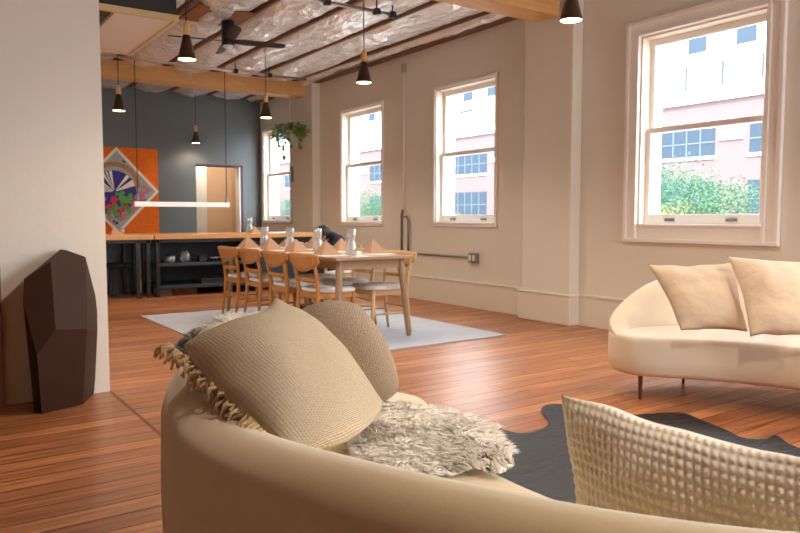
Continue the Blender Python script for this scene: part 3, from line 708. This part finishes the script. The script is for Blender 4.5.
# settings on the bar counter
def bar_set(px, lab_n, lab_c, both=True):
    p = Vector((px_x(px, 10.35), 10.35, ZT))
    o = nk0.copy(); COL.objects.link(o); o.location = p; o.scale = (.8,.8,.8); o['label'] = lab_n; o['group'] = 'folded napkins on the bar counter'
    if both:
        o = ca0.copy(); COL.objects.link(o); o.location = p+Vector((-.01,.16,0)); o['label'] = lab_c; o['group'] = 'glass vessels on the bar counter'
        o = tu0.copy(); COL.objects.link(o); o.location = p+Vector((-.01,.16,.155)); o['label'] = lab_c.replace('carafe', 'tumbler upturned on the carafe'); o['group'] = 'glass vessels on the bar counter'
bar_set(254, 'small folded clay napkin on the counter before the doorway', 'clear glass carafe on the counter before the doorway')
bar_set(114, 'small folded clay napkin on the counter before the diamond painting', '', False)
o = tu0.copy(); COL.objects.link(o); o.location = (px_x(121, 10.5), 10.5, ZT+.083); o.rotation_euler = (PI,0,0); o['label'] = 'small clear tumbler on the counter before the diamond painting'; o['group'] = 'glass vessels on the bar counter'
o = tu0.copy(); COL.objects.link(o); o.location = (px_x(260, 10.5), 10.5, ZT+.083); o.rotation_euler = (PI,0,0); o['label'] = 'small clear tumbler on the counter beside the folded clay napkin'; o['group'] = 'glass vessels on the bar counter'
# ------------------------------------------------------------------ person on the far window-side chair
t = thing('person', 'person with short black hair in navy clothes leaning over the far table end', 'person', (4.22, 7.60, RZ))
hip = Vector((.12, 0, .56)); chest = Vector((.02, 0, .80)); neck = Vector((-.09, 0, .885)); head = Vector((-.14, 0, .955-.06))
def limb(mm, pts, rs): mm.tube(pts, rs, 12)
m = MB(); m.tube([hip+Vector((.02,0,-.05)), hip, (hip+chest)/2, chest, neck+Vector((.02,0,-.02))], [.10,.13,.125,.13,.05], 14); m.tube([chest+Vector((-.02,-.15,.02)), chest+Vector((-.02,0,.05)), chest+Vector((-.02,.15,.02))], [.055,.07,.055], 12)
m.tube([neck+Vector((.05,0,-.05)), neck, head], [.055,.048,.05], 10)
m.ball(head, (.092,.074,.10), 16, 12); m.ball(head+Vector((-.045,0,-.06)), (.045,.05,.045), 12, 8)
m.tube([head+Vector((-.088,0,.005)), head+Vector((-.108,0,-.03)), head+Vector((-.088,0,-.04))], [.008,.014,.01], 8)
for s in (-1,1): m.ball(head+Vector((.005, s*.076, -.01)), (.018,.010,.028), 8, 6)
for s in (-1,1):
    sh = chest+Vector((-.03, s*.16, .02)); el = Vector((-.14, s*.21, .70)); wr = Vector((-.35, s*.12, .785)); hd = wr+Vector((-.06,-s*.02,0))
    limb(m, [sh, el], [.048,.038]); limb(m, [el, wr], [.036,.026]); limb(m, [wr, hd], [.024,.032])
    for q in range(4):
        b0 = hd+Vector((-.015,(q-1.5)*.016,0)); ln = (.055,.066,.062,.048)[q]
        limb(m, [b0, b0+Vector((-ln*.6,0,.006)), b0+Vector((-ln,0,-.012))], [.009,.0085,.007])
    limb(m, [wr+Vector((-.02,-s*.02,0)), wr+Vector((-.05,-s*.055,.0)), wr+Vector((-.08,-s*.06,-.008))], [.012,.010,.008])
    kn = Vector((-.28, s*.12, .50)); an = Vector((-.26, s*.12, .09))
    limb(m, [hip+Vector((0,s*.08,-.04)), kn], [.085,.058]); limb(m, [kn, an], [.055,.036]); limb(m, [an+Vector((.03,0,-.03)), an+Vector((-.14,0,-.055))], [.038,.03])
o = m.build('body', P['skin'], t, smooth=True); md = o.modifiers.new('merge', 'REMESH'); md.mode = 'VOXEL'; md.voxel_size = .008; md.use_smooth_shade = True
md = o.modifiers.new('soft', 'SMOOTH'); md.iterations = 3
m = MB()
for s in (-1,1): m.ball(head+Vector((-.086, s*.03, .012)), (.006,.012,.007), 8, 6)
m.build('eyes', P['black'], t, smooth=True)
m = MB(); m.ball(head+Vector((-.092,0,-.062)), (.008,.022,.006), 8, 6); m.build('mouth', P['apink'], t, smooth=True)
m = MB(); m.tube([hip+Vector((.02,0,-.10)), hip, (hip+chest)/2, chest, neck+Vector((.03,0,-.03))], [.12,.145,.14,.145,.07], 16); m.tube([chest+Vector((-.02,-.165,.02)), chest+Vector((-.02,0,.05)), chest+Vector((-.02,.165,.02))], [.065,.085,.065], 12)
for s in (-1,1):
    sh = chest+Vector((-.03, s*.16, .02)); el = Vector((-.14, s*.21, .70)); wr = Vector((-.35, s*.12, .785))
    limb(m, [sh, el], [.060,.048]); limb(m, [el-(wr-el)*.1, el+(wr-el)*.9], [.047,.036])
o = m.build('shirt', P['shirt'], t, smooth=True); md = o.modifiers.new('merge', 'REMESH'); md.mode = 'VOXEL'; md.voxel_size = .012; md.use_smooth_shade = True
md = o.modifiers.new('soft', 'SMOOTH'); md.iterations = 4
m = MB()
for s in (-1,1):
    kn = Vector((-.28, s*.12, .50)); an = Vector((-.26, s*.12, .09)); limb(m, [hip+Vector((.02,s*.07,-.04)), kn], [.10,.07]); limb(m, [kn, kn+(an-kn)*.9], [.067,.05])
o = m.build('trousers', P['trouser'], t, smooth=True); md = o.modifiers.new('merge', 'REMESH'); md.mode = 'VOXEL'; md.voxel_size = .012; md.use_smooth_shade = True
m = MB()
for s in (-1,1):
    an = Vector((-.26, s*.12, .05)); m.box(an.x-.20, an.x+.07, an.y-.045, an.y+.045, 0, .065)
m.build('shoes', P['black'], t, bevel=.02)
m = MB(); m.ball(head+Vector((.012,0,.022)), (.104,.090,.098), 18, 12); m.v = [v for v in m.v]
for i, v in enumerate(m.v):
    d = v-head
    if d.x < -.03 and d.z < .055: m.v[i] = head+Vector((-.03+ (d.x+.03)*.15, d.y, d.z))
m.build('hair', P['hair'], t, smooth=True)
# ------------------------------------------------------------------ sofas
def catmull(pts, n=8, closed=True):
    out = []; k = len(pts)
    for i in range(k if closed else k-1):
        p0, p1, p2, p3 = [Vector(pts[(i+j) % k] if closed else pts[min(max(i+j, 0), k-1)]) for j in (-1, 0, 1, 2)]
        for q in range(n):
            u = q/n; out.append(.5*((2*p1)+(p2-p0)*u+(2*p0-5*p1+4*p2-p3)*u*u+(3*p1-p0-3*p2+p3)*u**3))
    if not closed: out.append(Vector(pts[-1]))
    return out
def pol(r, d): a = math.radians(d); return (-r*math.cos(a), r*math.sin(a), 0)
half = [(1.50,0),(1.50,14),(1.50,28),(1.50,40),(1.48,50),(1.42,60),(1.30,68.5),(1.15,73),(.99,74),(.87,69),(.78,59),(.70,46),(.64,31),(.61,15)]
ctrl = [pol(r, d) for r, d in half] + [pol(.60, 0)] + [pol(r, -d) for r, d in reversed(half[1:])]
OUT = catmull(ctrl, 8)                       # closed outline, starts at the middle of the back
NO = len(OUT)
def normals(pts):
    n = len(pts); r = []
    for i in range(n):
        t = (pts[(i+1) % n]-pts[i-1]).normalized(); r.append(Vector((-t.y, t.x, 0)))
    return r
NRM = normals(OUT)
# make them point inwards
if (OUT[0]+NRM[0]*.1).length > OUT[0].length: NRM = [-n for n in NRM]
cum = [0]
for i in range(NO): cum.append(cum[-1]+(OUT[(i+1) % NO]-OUT[i]).length)
TOT = cum[-1]
def outline_at(s):
    s = s % TOT; lo, hi = 0, NO
    while hi-lo > 1:
        md = (lo+hi)//2
        if cum[md] <= s: lo = md
        else: hi = md
    f = (s-cum[lo])/max(1e-6, cum[lo+1]-cum[lo]); i, j = lo % NO, (lo+1) % NO
    return OUT[i].lerp(OUT[j], f), (NRM[i].lerp(NRM[j], f)).normalized()
STIP = cum[7*8+4]                     # arc length of the front tip
ZS, ZR = .405, .725
def rim_h(a):
    "height of the back at signed arc length a from the middle of the back"
    ZR = .725 - .035*math.exp(-((a-.12)/.40)**2)
    q = (STIP-abs(a))/.85
    q = max(0, min(1, q)); e = q*q*(3-2*q)
    return ZS-.02 + (ZR-ZS+.02)*(1-(1-q)**2.2)*(.35+.65*e) if q < 1 else ZR
def rim_t(a):
    q = max(0, min(1, (STIP-abs(a))/.7)); return .06+.11*(q**.6)
def rim_section(a, k=18):
    p, n = outline_at(a); h = rim_h(a); t = rim_t(a); pts = []
    zb = .20; k = t/.17; d = h-ZS
    f = max(.15, min(1, d/.32))
    o = .014*(1-f); pr = [(-.004+o, zb), (-.010+o*1.4, zb+(h-.08*f-zb)*.55), (-.006+o, h-.085*f), (.004, h-.055*f), (.022*k, h-.033*f), (.048*k, h-.014*f), (.08*k, h-.003*f), (.105*k, h), (.13*k, h-.006*f), (.152*k, h-.022*f), (.165*k, h-.048*f), (.172*k, h-.09*f),
          (.178*k+.004, h-.14*f - .2*d*(1-f)), (.18*k+.012, ZS+.2*max(0, d-.14)), (.18*k+.03, ZS-.03), (.16*k+.02, ZS-.10)]
    return [p+n*d+Vector((0,0,z)) for d, z in pr]
def make_sofa(label, mt, loc, rz):
    t = thing('curved_sofa', label, 'sofa', loc, rz)
    m = MB(); rings = [(.06,.155),(.02,.165),(.004,.19),(0,.26),(0,.365),(.003,.384),(.010,.396),(.022,.402),(.045,ZS)]
    vs = [OUT[i]+NRM[i]*d+Vector((0,0,z)) for d, z in rings for i in range(NO)]
    k = len(rings); fs = [(i*NO+j, i*NO+(j+1)%NO, (i+1)*NO+(j+1)%NO, (i+1)*NO+j) for i in range(k-1) for j in range(NO)]
    # caps: quads between the back half and the front half of the outline
    T = 64; HF = NO//2
    def cap(ri, flip):
        out = []
        for sgn in (1, -1):
            ix = lambda q: ri*NO + (q*sgn) % NO
            pairs = [(round(T*q/48), HF-q*(HF-T)//48) for q in range(49)]
            for (a0, b0), (a1, b1) in zip(pairs, pairs[1:]):
                f = [ix(a0), ix(a1), ix(b1), ix(b0)]
                g = []
                for v in f:
                    if v not in g: g.append(v)
                if len(g) >= 3: out.append(tuple(g if (sgn > 0) != flip else g[::-1]))
        return out
    fs += cap(0, True) + cap(k-1, False)
    m.add(vs, fs); m.build('seat_base', mt, t, smooth=True)
    m = MB(); K = 120; secs = [rim_section(-STIP+2*STIP*i/K) for i in range(K+1)]; w = len(secs[0])
    vs = [v for s in secs for v in s]; fs = [(i*w+j, (i+1)*w+j, (i+1)*w+(j+1)%w, i*w+(j+1)%w) for i in range(K) for j in range(w)]
    fs += [tuple(range(w)), tuple(K*w+j for j in range(w))]
    m.add(vs, fs); m.build('backrest', mt, t, smooth=True)
    for (r, d) in ((1.0, 68), (1.0, -68), (.64, 0), (1.36, 44), (1.36, -44), (1.36, 0)):
        p = Vector(pol(r, d)); m = MB(); m.tube([p+Vector((0,0,.17)), p], [.016,.009], 10); m.build('leg', P['leg'], t)
    return t
S1 = Vector((1.94, 1.35, 0)); S2 = Vector((3.42, 1.75, 0)); R2 = PI+math.radians(8)
sofa1 = make_sofa('curved cream velvet sofa seen from behind, covered in pillows and fleece', P['velvet'], S1, 0)
sofa2 = make_sofa('curved ivory sofa on thin legs before the large near window', P['velvet2'], S2, R2)
# ------------------------------------------------------------------ cushions
def cushion(name, c00, c10, c11, c01, th, mt, label, nu=28, nv=28, wr=.012, seed=1, pinch=.06, waf=None, grp=None, flat=2.2, rnd=0, dip=0):
    "c00..c01 corner points, bulging by th either side of the quad"
    c00, c10, c11, c01 = [Vector(p) for p in (c00, c10, c11, c01)]
    nn = ((c10-c00)+(c11-c01)).cross((c01-c00)+(c11-c10)).normalized(); cen = (c00+c10+c11+c01)/4
    m = MB(); m.uv = []
    for side in (1, -1):
        def fn(u, v):
            a, b = 2*u-1, 2*v-1
            if rnd: u, v = .5+.5*a*math.sqrt(1-rnd*b*b/2), .5+.5*b*math.sqrt(1-rnd*a*a/2)
            # edges drawn in between the corner ears
            uu = u - pinch*a*(1-b*b)*abs(a)*.5; vv = v - pinch*b*(1-a*a)*abs(b)*.5
            vv += dip*(1-a*a)*(1+.5*a)*((1-b)/2)**2
            p = c00*(1-uu)*(1-vv)+c10*uu*(1-vv)+c11*uu*vv+c01*(1-uu)*vv
            h = ((1-abs(a)**flat)*(1-abs(b)**flat))**.62
            q = p*5+Vector((seed, seed*2, seed))
            w = (noise.noise(q)*.6+noise.noise(q*2.3)*.4)*wr*(h**.5)
            wv = 0
            if waf:
                e = min(1, h*6); wv = waf[2]*(abs(math.sin(PI*u*waf[0]))*abs(math.sin(PI*v*waf[1])))*e
                pass
            rip = side*h*th + w*side + side*wv
            ed = noise.noise(p*9+Vector((seed,0,0)))*wr*.5*(1-h)
            return p + nn*rip + Vector((0,0,ed))
        m.grid(fn, nu, nv, uv=True)
    o = m.build(name, mt, smooth=True, loc=cen)
    bm = bmesh.new(); bm.from_mesh(o.data); bmesh.ops.remove_doubles(bm, verts=bm.verts, dist=.0008); bmesh.ops.recalc_face_normals(bm, faces=bm.faces); bm.to_mesh(o.data); bm.free()
    for pl in o.data.polygons: pl.use_smooth = True
    return tag(o, label, 'pillow', grp), nn
# A: big slub pillow lying over the back rim (c00->c01 the fringed edge)
A = [at(164,343,d=1.88), at(272,281,d=2.15), at(402,412,d=1.95), at(300,478,d=1.27)]
pa, na = cushion('throw_pillow', *A, .10, P['jute'], 'large cream slub pillow with fringed edge on the curved velvet sofa', 44, 44, .016, 3, pinch=.05, dip=.12, rnd=.62)
m = MB(); a0, a1 = Vector(A[0]), Vector(A[3]); rf = random.Random(5); oa = pa.location
for i in range(64):
    f = i/80; b = a0.lerp(a1, f); mid = 4*f*(1-f); b = b+Vector((.012*mid,0,0))
    dr = Vector((-.30+rf.uniform(-.35,.3), -.2+rf.uniform(-.5,.5), -.55+rf.uniform(-.3,.4))).normalized()
    ln = rf.uniform(.022,.038); cv = Vector((rf.uniform(-1,1), rf.uniform(-1,1), rf.uniform(-.4,1)))*.014
    m.tube([b+Vector((.012,0,.0)), b+dr*ln*.5+cv, b+dr*ln+cv*.3+Vector((0,0,-.008))], [.0035,.0045,.003], 6)
fr = m.build('fringe', P['fringe'], smooth=True); 
for v in fr.data.vertices: v.co -= oa
fr.parent = pa
# small upturned hide flap behind the pillow tip
B = [at(325,412,d=2.32), at(272,314,d=2.46), at(362,292,d=2.5), at(414,400,d=2.36)]
cushion('throw_pillow', *B, .10, P['brownweave'], 'brown basket weave pillow tucked behind the fringed cream pillow', 34, 34, .008, 9, pinch=0, rnd=.75)
D = [at(590,635,d=1.14), at(554,386,d=1.34), at(880,476,d=.95), at(925,765,d=.92)]
cushion('throw_pillow', *D, .085, P['waffle'], 'cream waffle knit pillow leaning on the near end of the velvet sofa', 160, 256, .03, 15, pinch=.06, waf=(23, 40, .0052), rnd=.2)
# pillows of the far sofa
def sp(px, py, d): return at(px, py, d=d)
E1 = [sp(681,331,4.02), sp(748,331,3.92), sp(738,260,4.22), sp(647,265,4.30)]
E2 = [sp(750,337,3.82), sp(838,338,3.66), sp(842,262,3.95), sp(726,256,4.10)]
cushion('throw_pillow', *E1, .085, P['linen2'], 'cream linen pillow at the rounded end of the ivory sofa', 36, 36, .03, 21, pinch=.10)
cushion('throw_pillow', *E2, .09, P['linen'], 'cream linen pillow overlapping its neighbour on the ivory sofa, cut by the frame', 36, 36, .03, 33, pinch=.10)
# ------------------------------------------------------------------ fleeces
def fleece(name, label, surf, n, ln, seed, cat='sheepskin', up=.38):
    "surf(u,v) -> (point, normal, inside?)"
    r = random.Random(seed); nu = 60
    m = MB(); top = []
    vs = {}; fs = []
    def lump(p): return .010 + .012*(noise.noise(p*11+Vector((seed,0,0)))+.3) + .004*noise.noise(p*28)
    for i in range(nu):
        for j in range(nu):
            q = [surf((i+a)/nu, (j+b)/nu) for a, b in ((0,0),(1,0),(1,1),(0,1))]
            if all(x[2] for x in q):
                ids = []
                for (a, b), x in zip(((0,0),(1,0),(1,1),(0,1)), q):
                    key = (i+a, j+b)
                    if key not in vs: vs[key] = len(top); top.append(x[0]+x[1]*max(.005, lump(x[0])))
                    ids.append(vs[key])
                fs.append(tuple(ids))
    m.add(top, fs); o = m.build(name, P['fur'], smooth=True, recalc=False)
    md = o.modifiers.new('thick', 'SOLIDIFY'); md.thickness = .008
    tag(o, label, cat)
    m = MB(); c = 0; nrm = []
    while c < n:
        u, v = r.random(), r.random(); p, nn, ok = surf(u, v)
        if not ok: continue
        c += 1
        cl = noise.noise_vector(p*5+Vector((seed,0,0))); cl2 = noise.noise_vector(p*26)
        d = (cl*1.0 + cl2*.45 + Vector((r.uniform(-.2,.2), r.uniform(-.2,.2), 0))); d = d - nn*d.dot(nn); d = d.normalized() + nn*(up+.25*r.random()); d.normalize()
        L = ln*r.uniform(.6,1.2); w = r.uniform(.0016,.003)
        s = d.cross(nn).normalized()*w; s2 = d.cross(s).normalized()*w
        b0 = p+nn*max(.002, lump(p)-.004); mid = b0+d*L*.55; tip = b0+d*L+cl2*L*.25-nn*L*.22
        m.add([b0+s, b0-s*.5+s2, b0-s*.5-s2, mid+s*.8, mid-s*.4+s2*.8, mid-s*.4-s2*.8, tip], [(0,1,4,3),(1,2,5,4),(2,0,3,5),(3,4,6),(4,5,6),(5,3,6)])
        k = (nn + d*.12 + Vector((r.uniform(-.45,.45), r.uniform(-.45,.45), r.uniform(-.2,.2)))).normalized(); nrm += [k]*7
    f = m.build('wool', P['fur'], o, smooth=True, recalc=False); f.data.normals_split_custom_set_from_vertices(nrm); return o
# on the seat: outline traced where it lies at seat height
seat_poly = [at(x, y, z=ZS+.03) for x, y in ((352,446),(372,412),(392,404),(430,406),(462,416),(492,430),(514,462),(500,470),(470,466),(440,470),(405,474),(372,470))]
def inpoly(p, poly):
    c = False; n = len(poly)
    for i in range(n):
        a, b = poly[i], poly[i-1]
        if (a.y > p.y) != (b.y > p.y) and p.x < (b.x-a.x)*(p.y-a.y)/(b.y-a.y)+a.x: c = not c
    return c
bx0, bx1 = min(p.x for p in seat_poly), max(p.x for p in seat_poly); by0, by1 = min(p.y for p in seat_poly), max(p.y for p in seat_poly)
def surf_seat(u, v):
    p = Vector((bx0+(bx1-bx0)*u, by0+(by1-by0)*v, ZS+.010)); return p, Vector((0,0,1)), inpoly(p, seat_poly)
fleece('sheepskin', 'white fluffy sheepskin lying on the velvet sofa seat', surf_seat, 34000, .045, 2, up=.5)
def surf_rim(u, v):
    a = .82+.66*u; sec = rim_section(a); i = 2+v*9.5; k = int(i); p = sec[k].lerp(sec[k+1], i-k)
    p2, n = outline_at(a); ax = p2+n*(rim_t(a)*.55); ax = Vector((ax.x, ax.y, rim_h(a)-rim_t(a)*.6))
    nn = (p-ax); nn.z = max(nn.z, 0); nn = nn.normalized() if nn.length > .001 else Vector((0,0,1))
    e = (.5-u)**2*4*.9+max(0,(.22-v))*2
    p = p + S1
    return p+nn*.002, nn, (v > .17+.14*abs(noise.noise(Vector((u*6,3,1)))))
fleece('sheepskin', 'cream fluffy sheepskin draped over the far end of the velvet sofa back', surf_rim, 30000, .075, 4, up=1.0)
# ------------------------------------------------------------------ cowhide
pts = [at(x, y, z=.004) for x, y in ((480,436),(500,430),(520,434),(538,431),(549,423),(541,411),(548,405),(566,406),(572,418),(600,420),(630,416),(678,413),(700,420),(725,430),(742,438),(764,440),(776,436),(790,445),(815,455))]
pts = [Vector((p.x, p.y, 0)) for p in pts]
ring = pts + [Vector(p) for p in ((3.35,1.45,0),(3.1,1.1,0),(3.15,.8,0),(2.95,.78,0),(2.8,1.05,0),(2.5,1.1,0),(2.3,.85,0),(2.1,.85,0),(2.12,1.2,0),(2.05,1.6,0),(2.0,2.0,0),(2.05,2.4,0),(1.95,2.65,0),(2.1,2.8,0))]
sm = catmull(ring, 5); m = MB(); m.prism([(p.x, p.y) for p in sm], .002, .008)
o = m.build('cowhide_rug', P['hide'], loc=(2.7, 1.9, 0)); tag(o, 'black cowhide rug on the floor between the two sofas', 'rug')
wp = [at(x, y, z=.012) for x, y in ((730,429),(748,436),(770,439),(768,434),(745,428))]
# ------------------------------------------------------------------ faceted sculpture
def sv(px, py, y): return at(px, py, y=y)
yF = 4.42
V = dict(a=sv(66,250,4.56), b=sv(85.5,257,4.52), c=sv(97,302,4.62), d=sv(97.5,331,4.62), e=sv(94.6,395,4.58), f=sv(83,408,4.46), g=sv(42,414,4.40), h=sv(33.5,389,4.56), i=sv(23,302,4.60), j=sv(24,279,4.58), k=sv(50.7,261,4.44), l=sv(55.8,329.6,4.34), m=sv(37,355,4.38), n=sv(87,329,4.40))
PXY = dict(a=(66,250), b=(85.5,257), c=(97,302), d=(97.5,331), e=(94.6,395), f=(83,408), h=(33.5,389), i=(23,302), j=(24,279), m=(37,355))
def onplane(q, p0, p1, p2):
    n = (p1-p0).cross(p2-p0); dr = at(*PXY[q], d=1)-CAM; V[q] = CAM + dr*((p0-CAM).dot(n)/dr.dot(n))
V['g'] = at(42, 414, z=0)
V['l'] = sv(55.8,329.6,V['g'].y-.05); V['n'] = sv(87,329,V['g'].y+.02); V['k'] = sv(50.7,261,V['g'].y+.10)
onplane('a', V['k'], V['l'], V['n']); onplane('b', V['k'], V['l'], V['n'])
onplane('m', V['l'], V['n'], V['g']); onplane('f', V['l'], V['n'], V['g'])
onplane('j', V['k'], V['l'], V['m']); onplane('i', V['k'], V['l'], V['m'])
V['d'] = sv(97.5,331,V['n'].y+.26); onplane('c', V['b'], V['n'], V['d']); onplane('e', V['n'], V['f'], V['d'])
V['h'] = sv(33.5,389,V['m'].y+.12)
for q in 'feh': V[q].z = 0 if q in 'fe' or V[q].z < .12 else V[q].z
V['h'].z = 0
names = list(V); vs = [V[q] for q in names]; ix = {q: i for i, q in enumerate(names)}
bk = {}
for q in 'abcdefghij':
    if q in 'acdehij' or q in 'bfg':
        bk[q] = len(vs); p = V[q]; ctr = Vector((.72, 0, 0)); vs.append(Vector((ctr.x+(p.x-ctr.x)*.8, 4.74, p.z if p.z > 0 else 0)))
F = ['jkliX', 'kabnl', 'lnfgm', 'bcdn', 'ndef', 'imgh']
faces = [(ix['j'],ix['k'],ix['l'],ix['m'],ix['i']), (ix['k'],ix['a'],ix['b'],ix['n'],ix['l']), (ix['l'],ix['n'],ix['f'],ix['g'],ix['m']), (ix['b'],ix['c'],ix['d'],ix['n']), (ix['n'],ix['d'],ix['e'],ix['f']), (ix['i'],ix['m'],ix['g'],ix['h']), (ix['j'],ix['a'],ix['k'])]
loop = 'abcdefghij'
for q in range(10):
    a, b = loop[q], loop[(q+1) % 10]; faces.append((ix[a], ix[b], bk[b], bk[a]))
faces.append(tuple(bk[q] for q in loop))
m = MB(); m.add(vs, faces)
o = m.build('faceted_sculpture', P['sculpt'], loc=(.72, 4.55, 0)); tag(o, 'tall dark brown faceted block sculpture standing against the partition', 'sculpture')
# ================================================================== OUTSIDE
FX = 38.0; GZ = -4.6
m = MB(); m.box(WX, 70, -60, 160, GZ-.2, GZ); struct(m.build('street', P['street']))
t = thing('office_building', 'brick office building with pale upper storeys across the street', 'building', (FX, 40, GZ))
base = Vector((FX, 40, GZ))
def bb(mm, nm, mt, par=t):
    mm.v = [v-base for v in mm.v]; return mm.build(nm, mt, par)
PER = 6.5; w0 = 23.6-PER*4; cols = range(0, 17)
rows = [(-2.9, -.4), (1.1, 3.15), (4.6, 6.2)]
m = MB(); m.box(FX, FX+4, w0-4, w0+PER*17, GZ, 7.7); bb(m, 'brick_front', P['brick'])
m = MB(); m.box(FX-.25, FX+4.2, w0-4.2, w0+PER*17+.2, 7.7, 8.45); bb(m, 'cornice', P['ledge'])
m = MB(); m.box(FX+4, FX+12, w0-4, w0+PER*17, GZ, 22); bb(m, 'upper_front', P['facade'])
for z0, z1 in rows:
    for c in cols:
        y0 = w0+PER*c; y1 = y0+4.45
        m = MB(); m.box(FX-.03, FX+.02, y0, y1, z0, z1); f = bb(m, 'window', P['fglass'])
        if 9 < y0 < 100:
            m = MB()
            for q in range(1, 5): m.box(FX-.06, FX-.03, y0+q*.89-.03, y0+q*.89+.03, z0, z1)
            m.box(FX-.06, FX-.03, y0, y1, z0+(z1-z0)*.5-.03, z0+(z1-z0)*.5+.03); bb(m, 'mullion', P['fmull'], f)
            m = MB(); m.box(FX-.12, FX+.02, y0-.12, y1+.12, z0-.16, z0); bb(m, 'window_ledge', P['ledge'], f)
        if z0 > 4:
            m = MB(); m.box(FX-.14, FX+.02, y1+.35, y1+1.75, 5.45, 5.7); bb(m, 'pilaster_band', P['ledge'])
for c in range(0, 44):
    y = w0 + 2.3*c + .3
    m = MB(); m.box(FX-.06, FX+.04, y, y+.10, 8.45, 9.9); bb(m, 'railing_post', P['rail'])
m = MB(); m.box(FX-.04, FX, w0, w0+100, 9.86, 9.9); bb(m, 'railing', P['ledge'])
for z0, z1 in ((11.6, 12.7), (14.8, 16.6), (18, 19.6)):
    for c in range(0, 34):
        y0 = w0+3.25*c; m = MB(); m.box(FX+3.95, FX+4.02, y0, y0+1.25, z0, z1); f = bb(m, 'window', P['fglass'])
        if z0 < 12 and c % 3 == 1: m = MB(); m.box(FX+3.6, FX+4, y0-.1, y0+1.5, 10.6, 10.8); bb(m, 'awning', P['rail'])
def tree(loc, h, r, mt, label, seed, n=9500):
    t = thing('street_tree', label, 'tree', loc, 0, 'trees along the street'); rr = random.Random(seed)
    m = MB(); m.tube([(0,0,0), (.1,0,h*.4), (0,.1,h*.75)], [.22,.16,.07], 8)
    for q in range(5):
        a = q*1.3; m.tube([(0,0,h*.45), (r*.5*math.cos(a), r*.5*math.sin(a), h*.75)], [.09,.03], 6)
    m.build('trunk', P['bark'], t)
    m = MB(); blobs = [(Vector((rr.uniform(-.55,.55)*r, rr.uniform(-.6,.6)*r, h-r*rr.uniform(.35,1.5))), r*rr.uniform(.35,.6)) for _ in range(13)]
    for q in range(n):
        c, br = rr.choice(blobs); d = Vector((rr.gauss(0,1), rr.gauss(0,1), rr.gauss(0,1))).normalized(); p = c+d*br*rr.uniform(.75,1.05)
        a = Vector((rr.gauss(0,1), rr.gauss(0,1), rr.gauss(0,1))).normalized(); b = a.cross(d).normalized(); s = rr.uniform(.03,.06)
        m.add([p-a*s, p+b*s*.6, p+a*s, p-b*s*.6], [(0,1,2,3)])
    m.build('crown', mt, t, recalc=False)
TR = [(26,18.0,8.0,2.3,1,'green street tree behind the middle of the large near window'), (25,15.4,7.2,2.0,0,'green street tree at the right of the large near window'), (25,20.2,6.6,1.9,2,'lime street tree at the left of the large near window'), (23.5,16.2,6.2,1.5,2,'small lime street tree low in the large near window'),
      (27,35.6,6.3,1.9,2,'lime street tree low behind the third window'), (26,31.4,5.8,1.6,2,'small lime street tree beyond the near corner of the third window'), (27,44,8.0,2.6,0,'green street tree low behind the second window'), (28,49,8.2,2.6,1,'bluish green street tree at the far side of the second window'), (27,58,7.6,2.4,0,'distant green street tree behind the farthest window')]
for i, (x, y, h, r, k, lb) in enumerate(TR): tree((x, y, GZ), h, r, P['trleaf'][k], lb, 40+i)
# ================================================================== LIGHT
w = bpy.data.worlds.new('World'); SC.world = w; w.use_nodes = True
bg = w.node_tree.nodes['Background']; bg.inputs[0].default_value = (.88,.94,1,1); bg.inputs[1].default_value = 7.0
s = lamp('SUN', 'sun', (-20,0,30), 5.0, (1,.96,.9), rot=None); s.rotation_euler = (math.radians(48), 0, math.radians(-68)); s.data.angle = .02
def portal(loc, size, rot):
    o = lamp('AREA', 'window_daylight', loc, 1, (1,1,1), size, rot); o.data.cycles.is_portal = True
for (y0, y1, z0, z1) in WINS: portal((WX+.02, (y0+y1)/2, (z0+z1)/2), (z1-z0, y1-y0), (0, math.radians(90), 0))
for (x0, x1, z0, z1) in RW: portal(((x0+x1)/2, -4.32, (z0+z1)/2), (x1-x0, z1-z0), (math.radians(90), 0, 0))
lamp('POINT', 'corridor_light', (5.15, YB+.7, 2.7), 40, (1,.92,.8), .15)  # unseen lamp, added to brighten the walls behind the doorway
# ================================================================== CAMERA
cd = bpy.data.cameras.new('camera'); cam = bpy.data.objects.new('camera', cd); COL.objects.link(cam)
cam.location = CAM; cam.rotation_euler = (PI/2-PIT, 0, -YAW); cd.sensor_width = 36; cd.lens = FPX/800*36; cd.dof.use_dof = True; cd.dof.focus_distance = 2.3; cd.dof.aperture_fstop = 9.0; cd.clip_start = .02; cd.clip_end = 400
SC.camera = cam
vs_ = SC.view_settings; SC.display_settings.display_device = 'sRGB'
vs_.view_transform = 'Standard'; vs_.look = 'None'; vs_.gamma = 1; vs_.exposure = 1.15; vs_.use_curve_mapping = False
cy = SC.cycles; cy.use_denoising = True; cy.sample_clamp_indirect = 8; cy.max_bounces = 10; cy.diffuse_bounces = 6; cy.glossy_bounces = 4; cy.transparent_max_bounces = 16
cy.caustics_reflective = False; cy.caustics_refractive = False
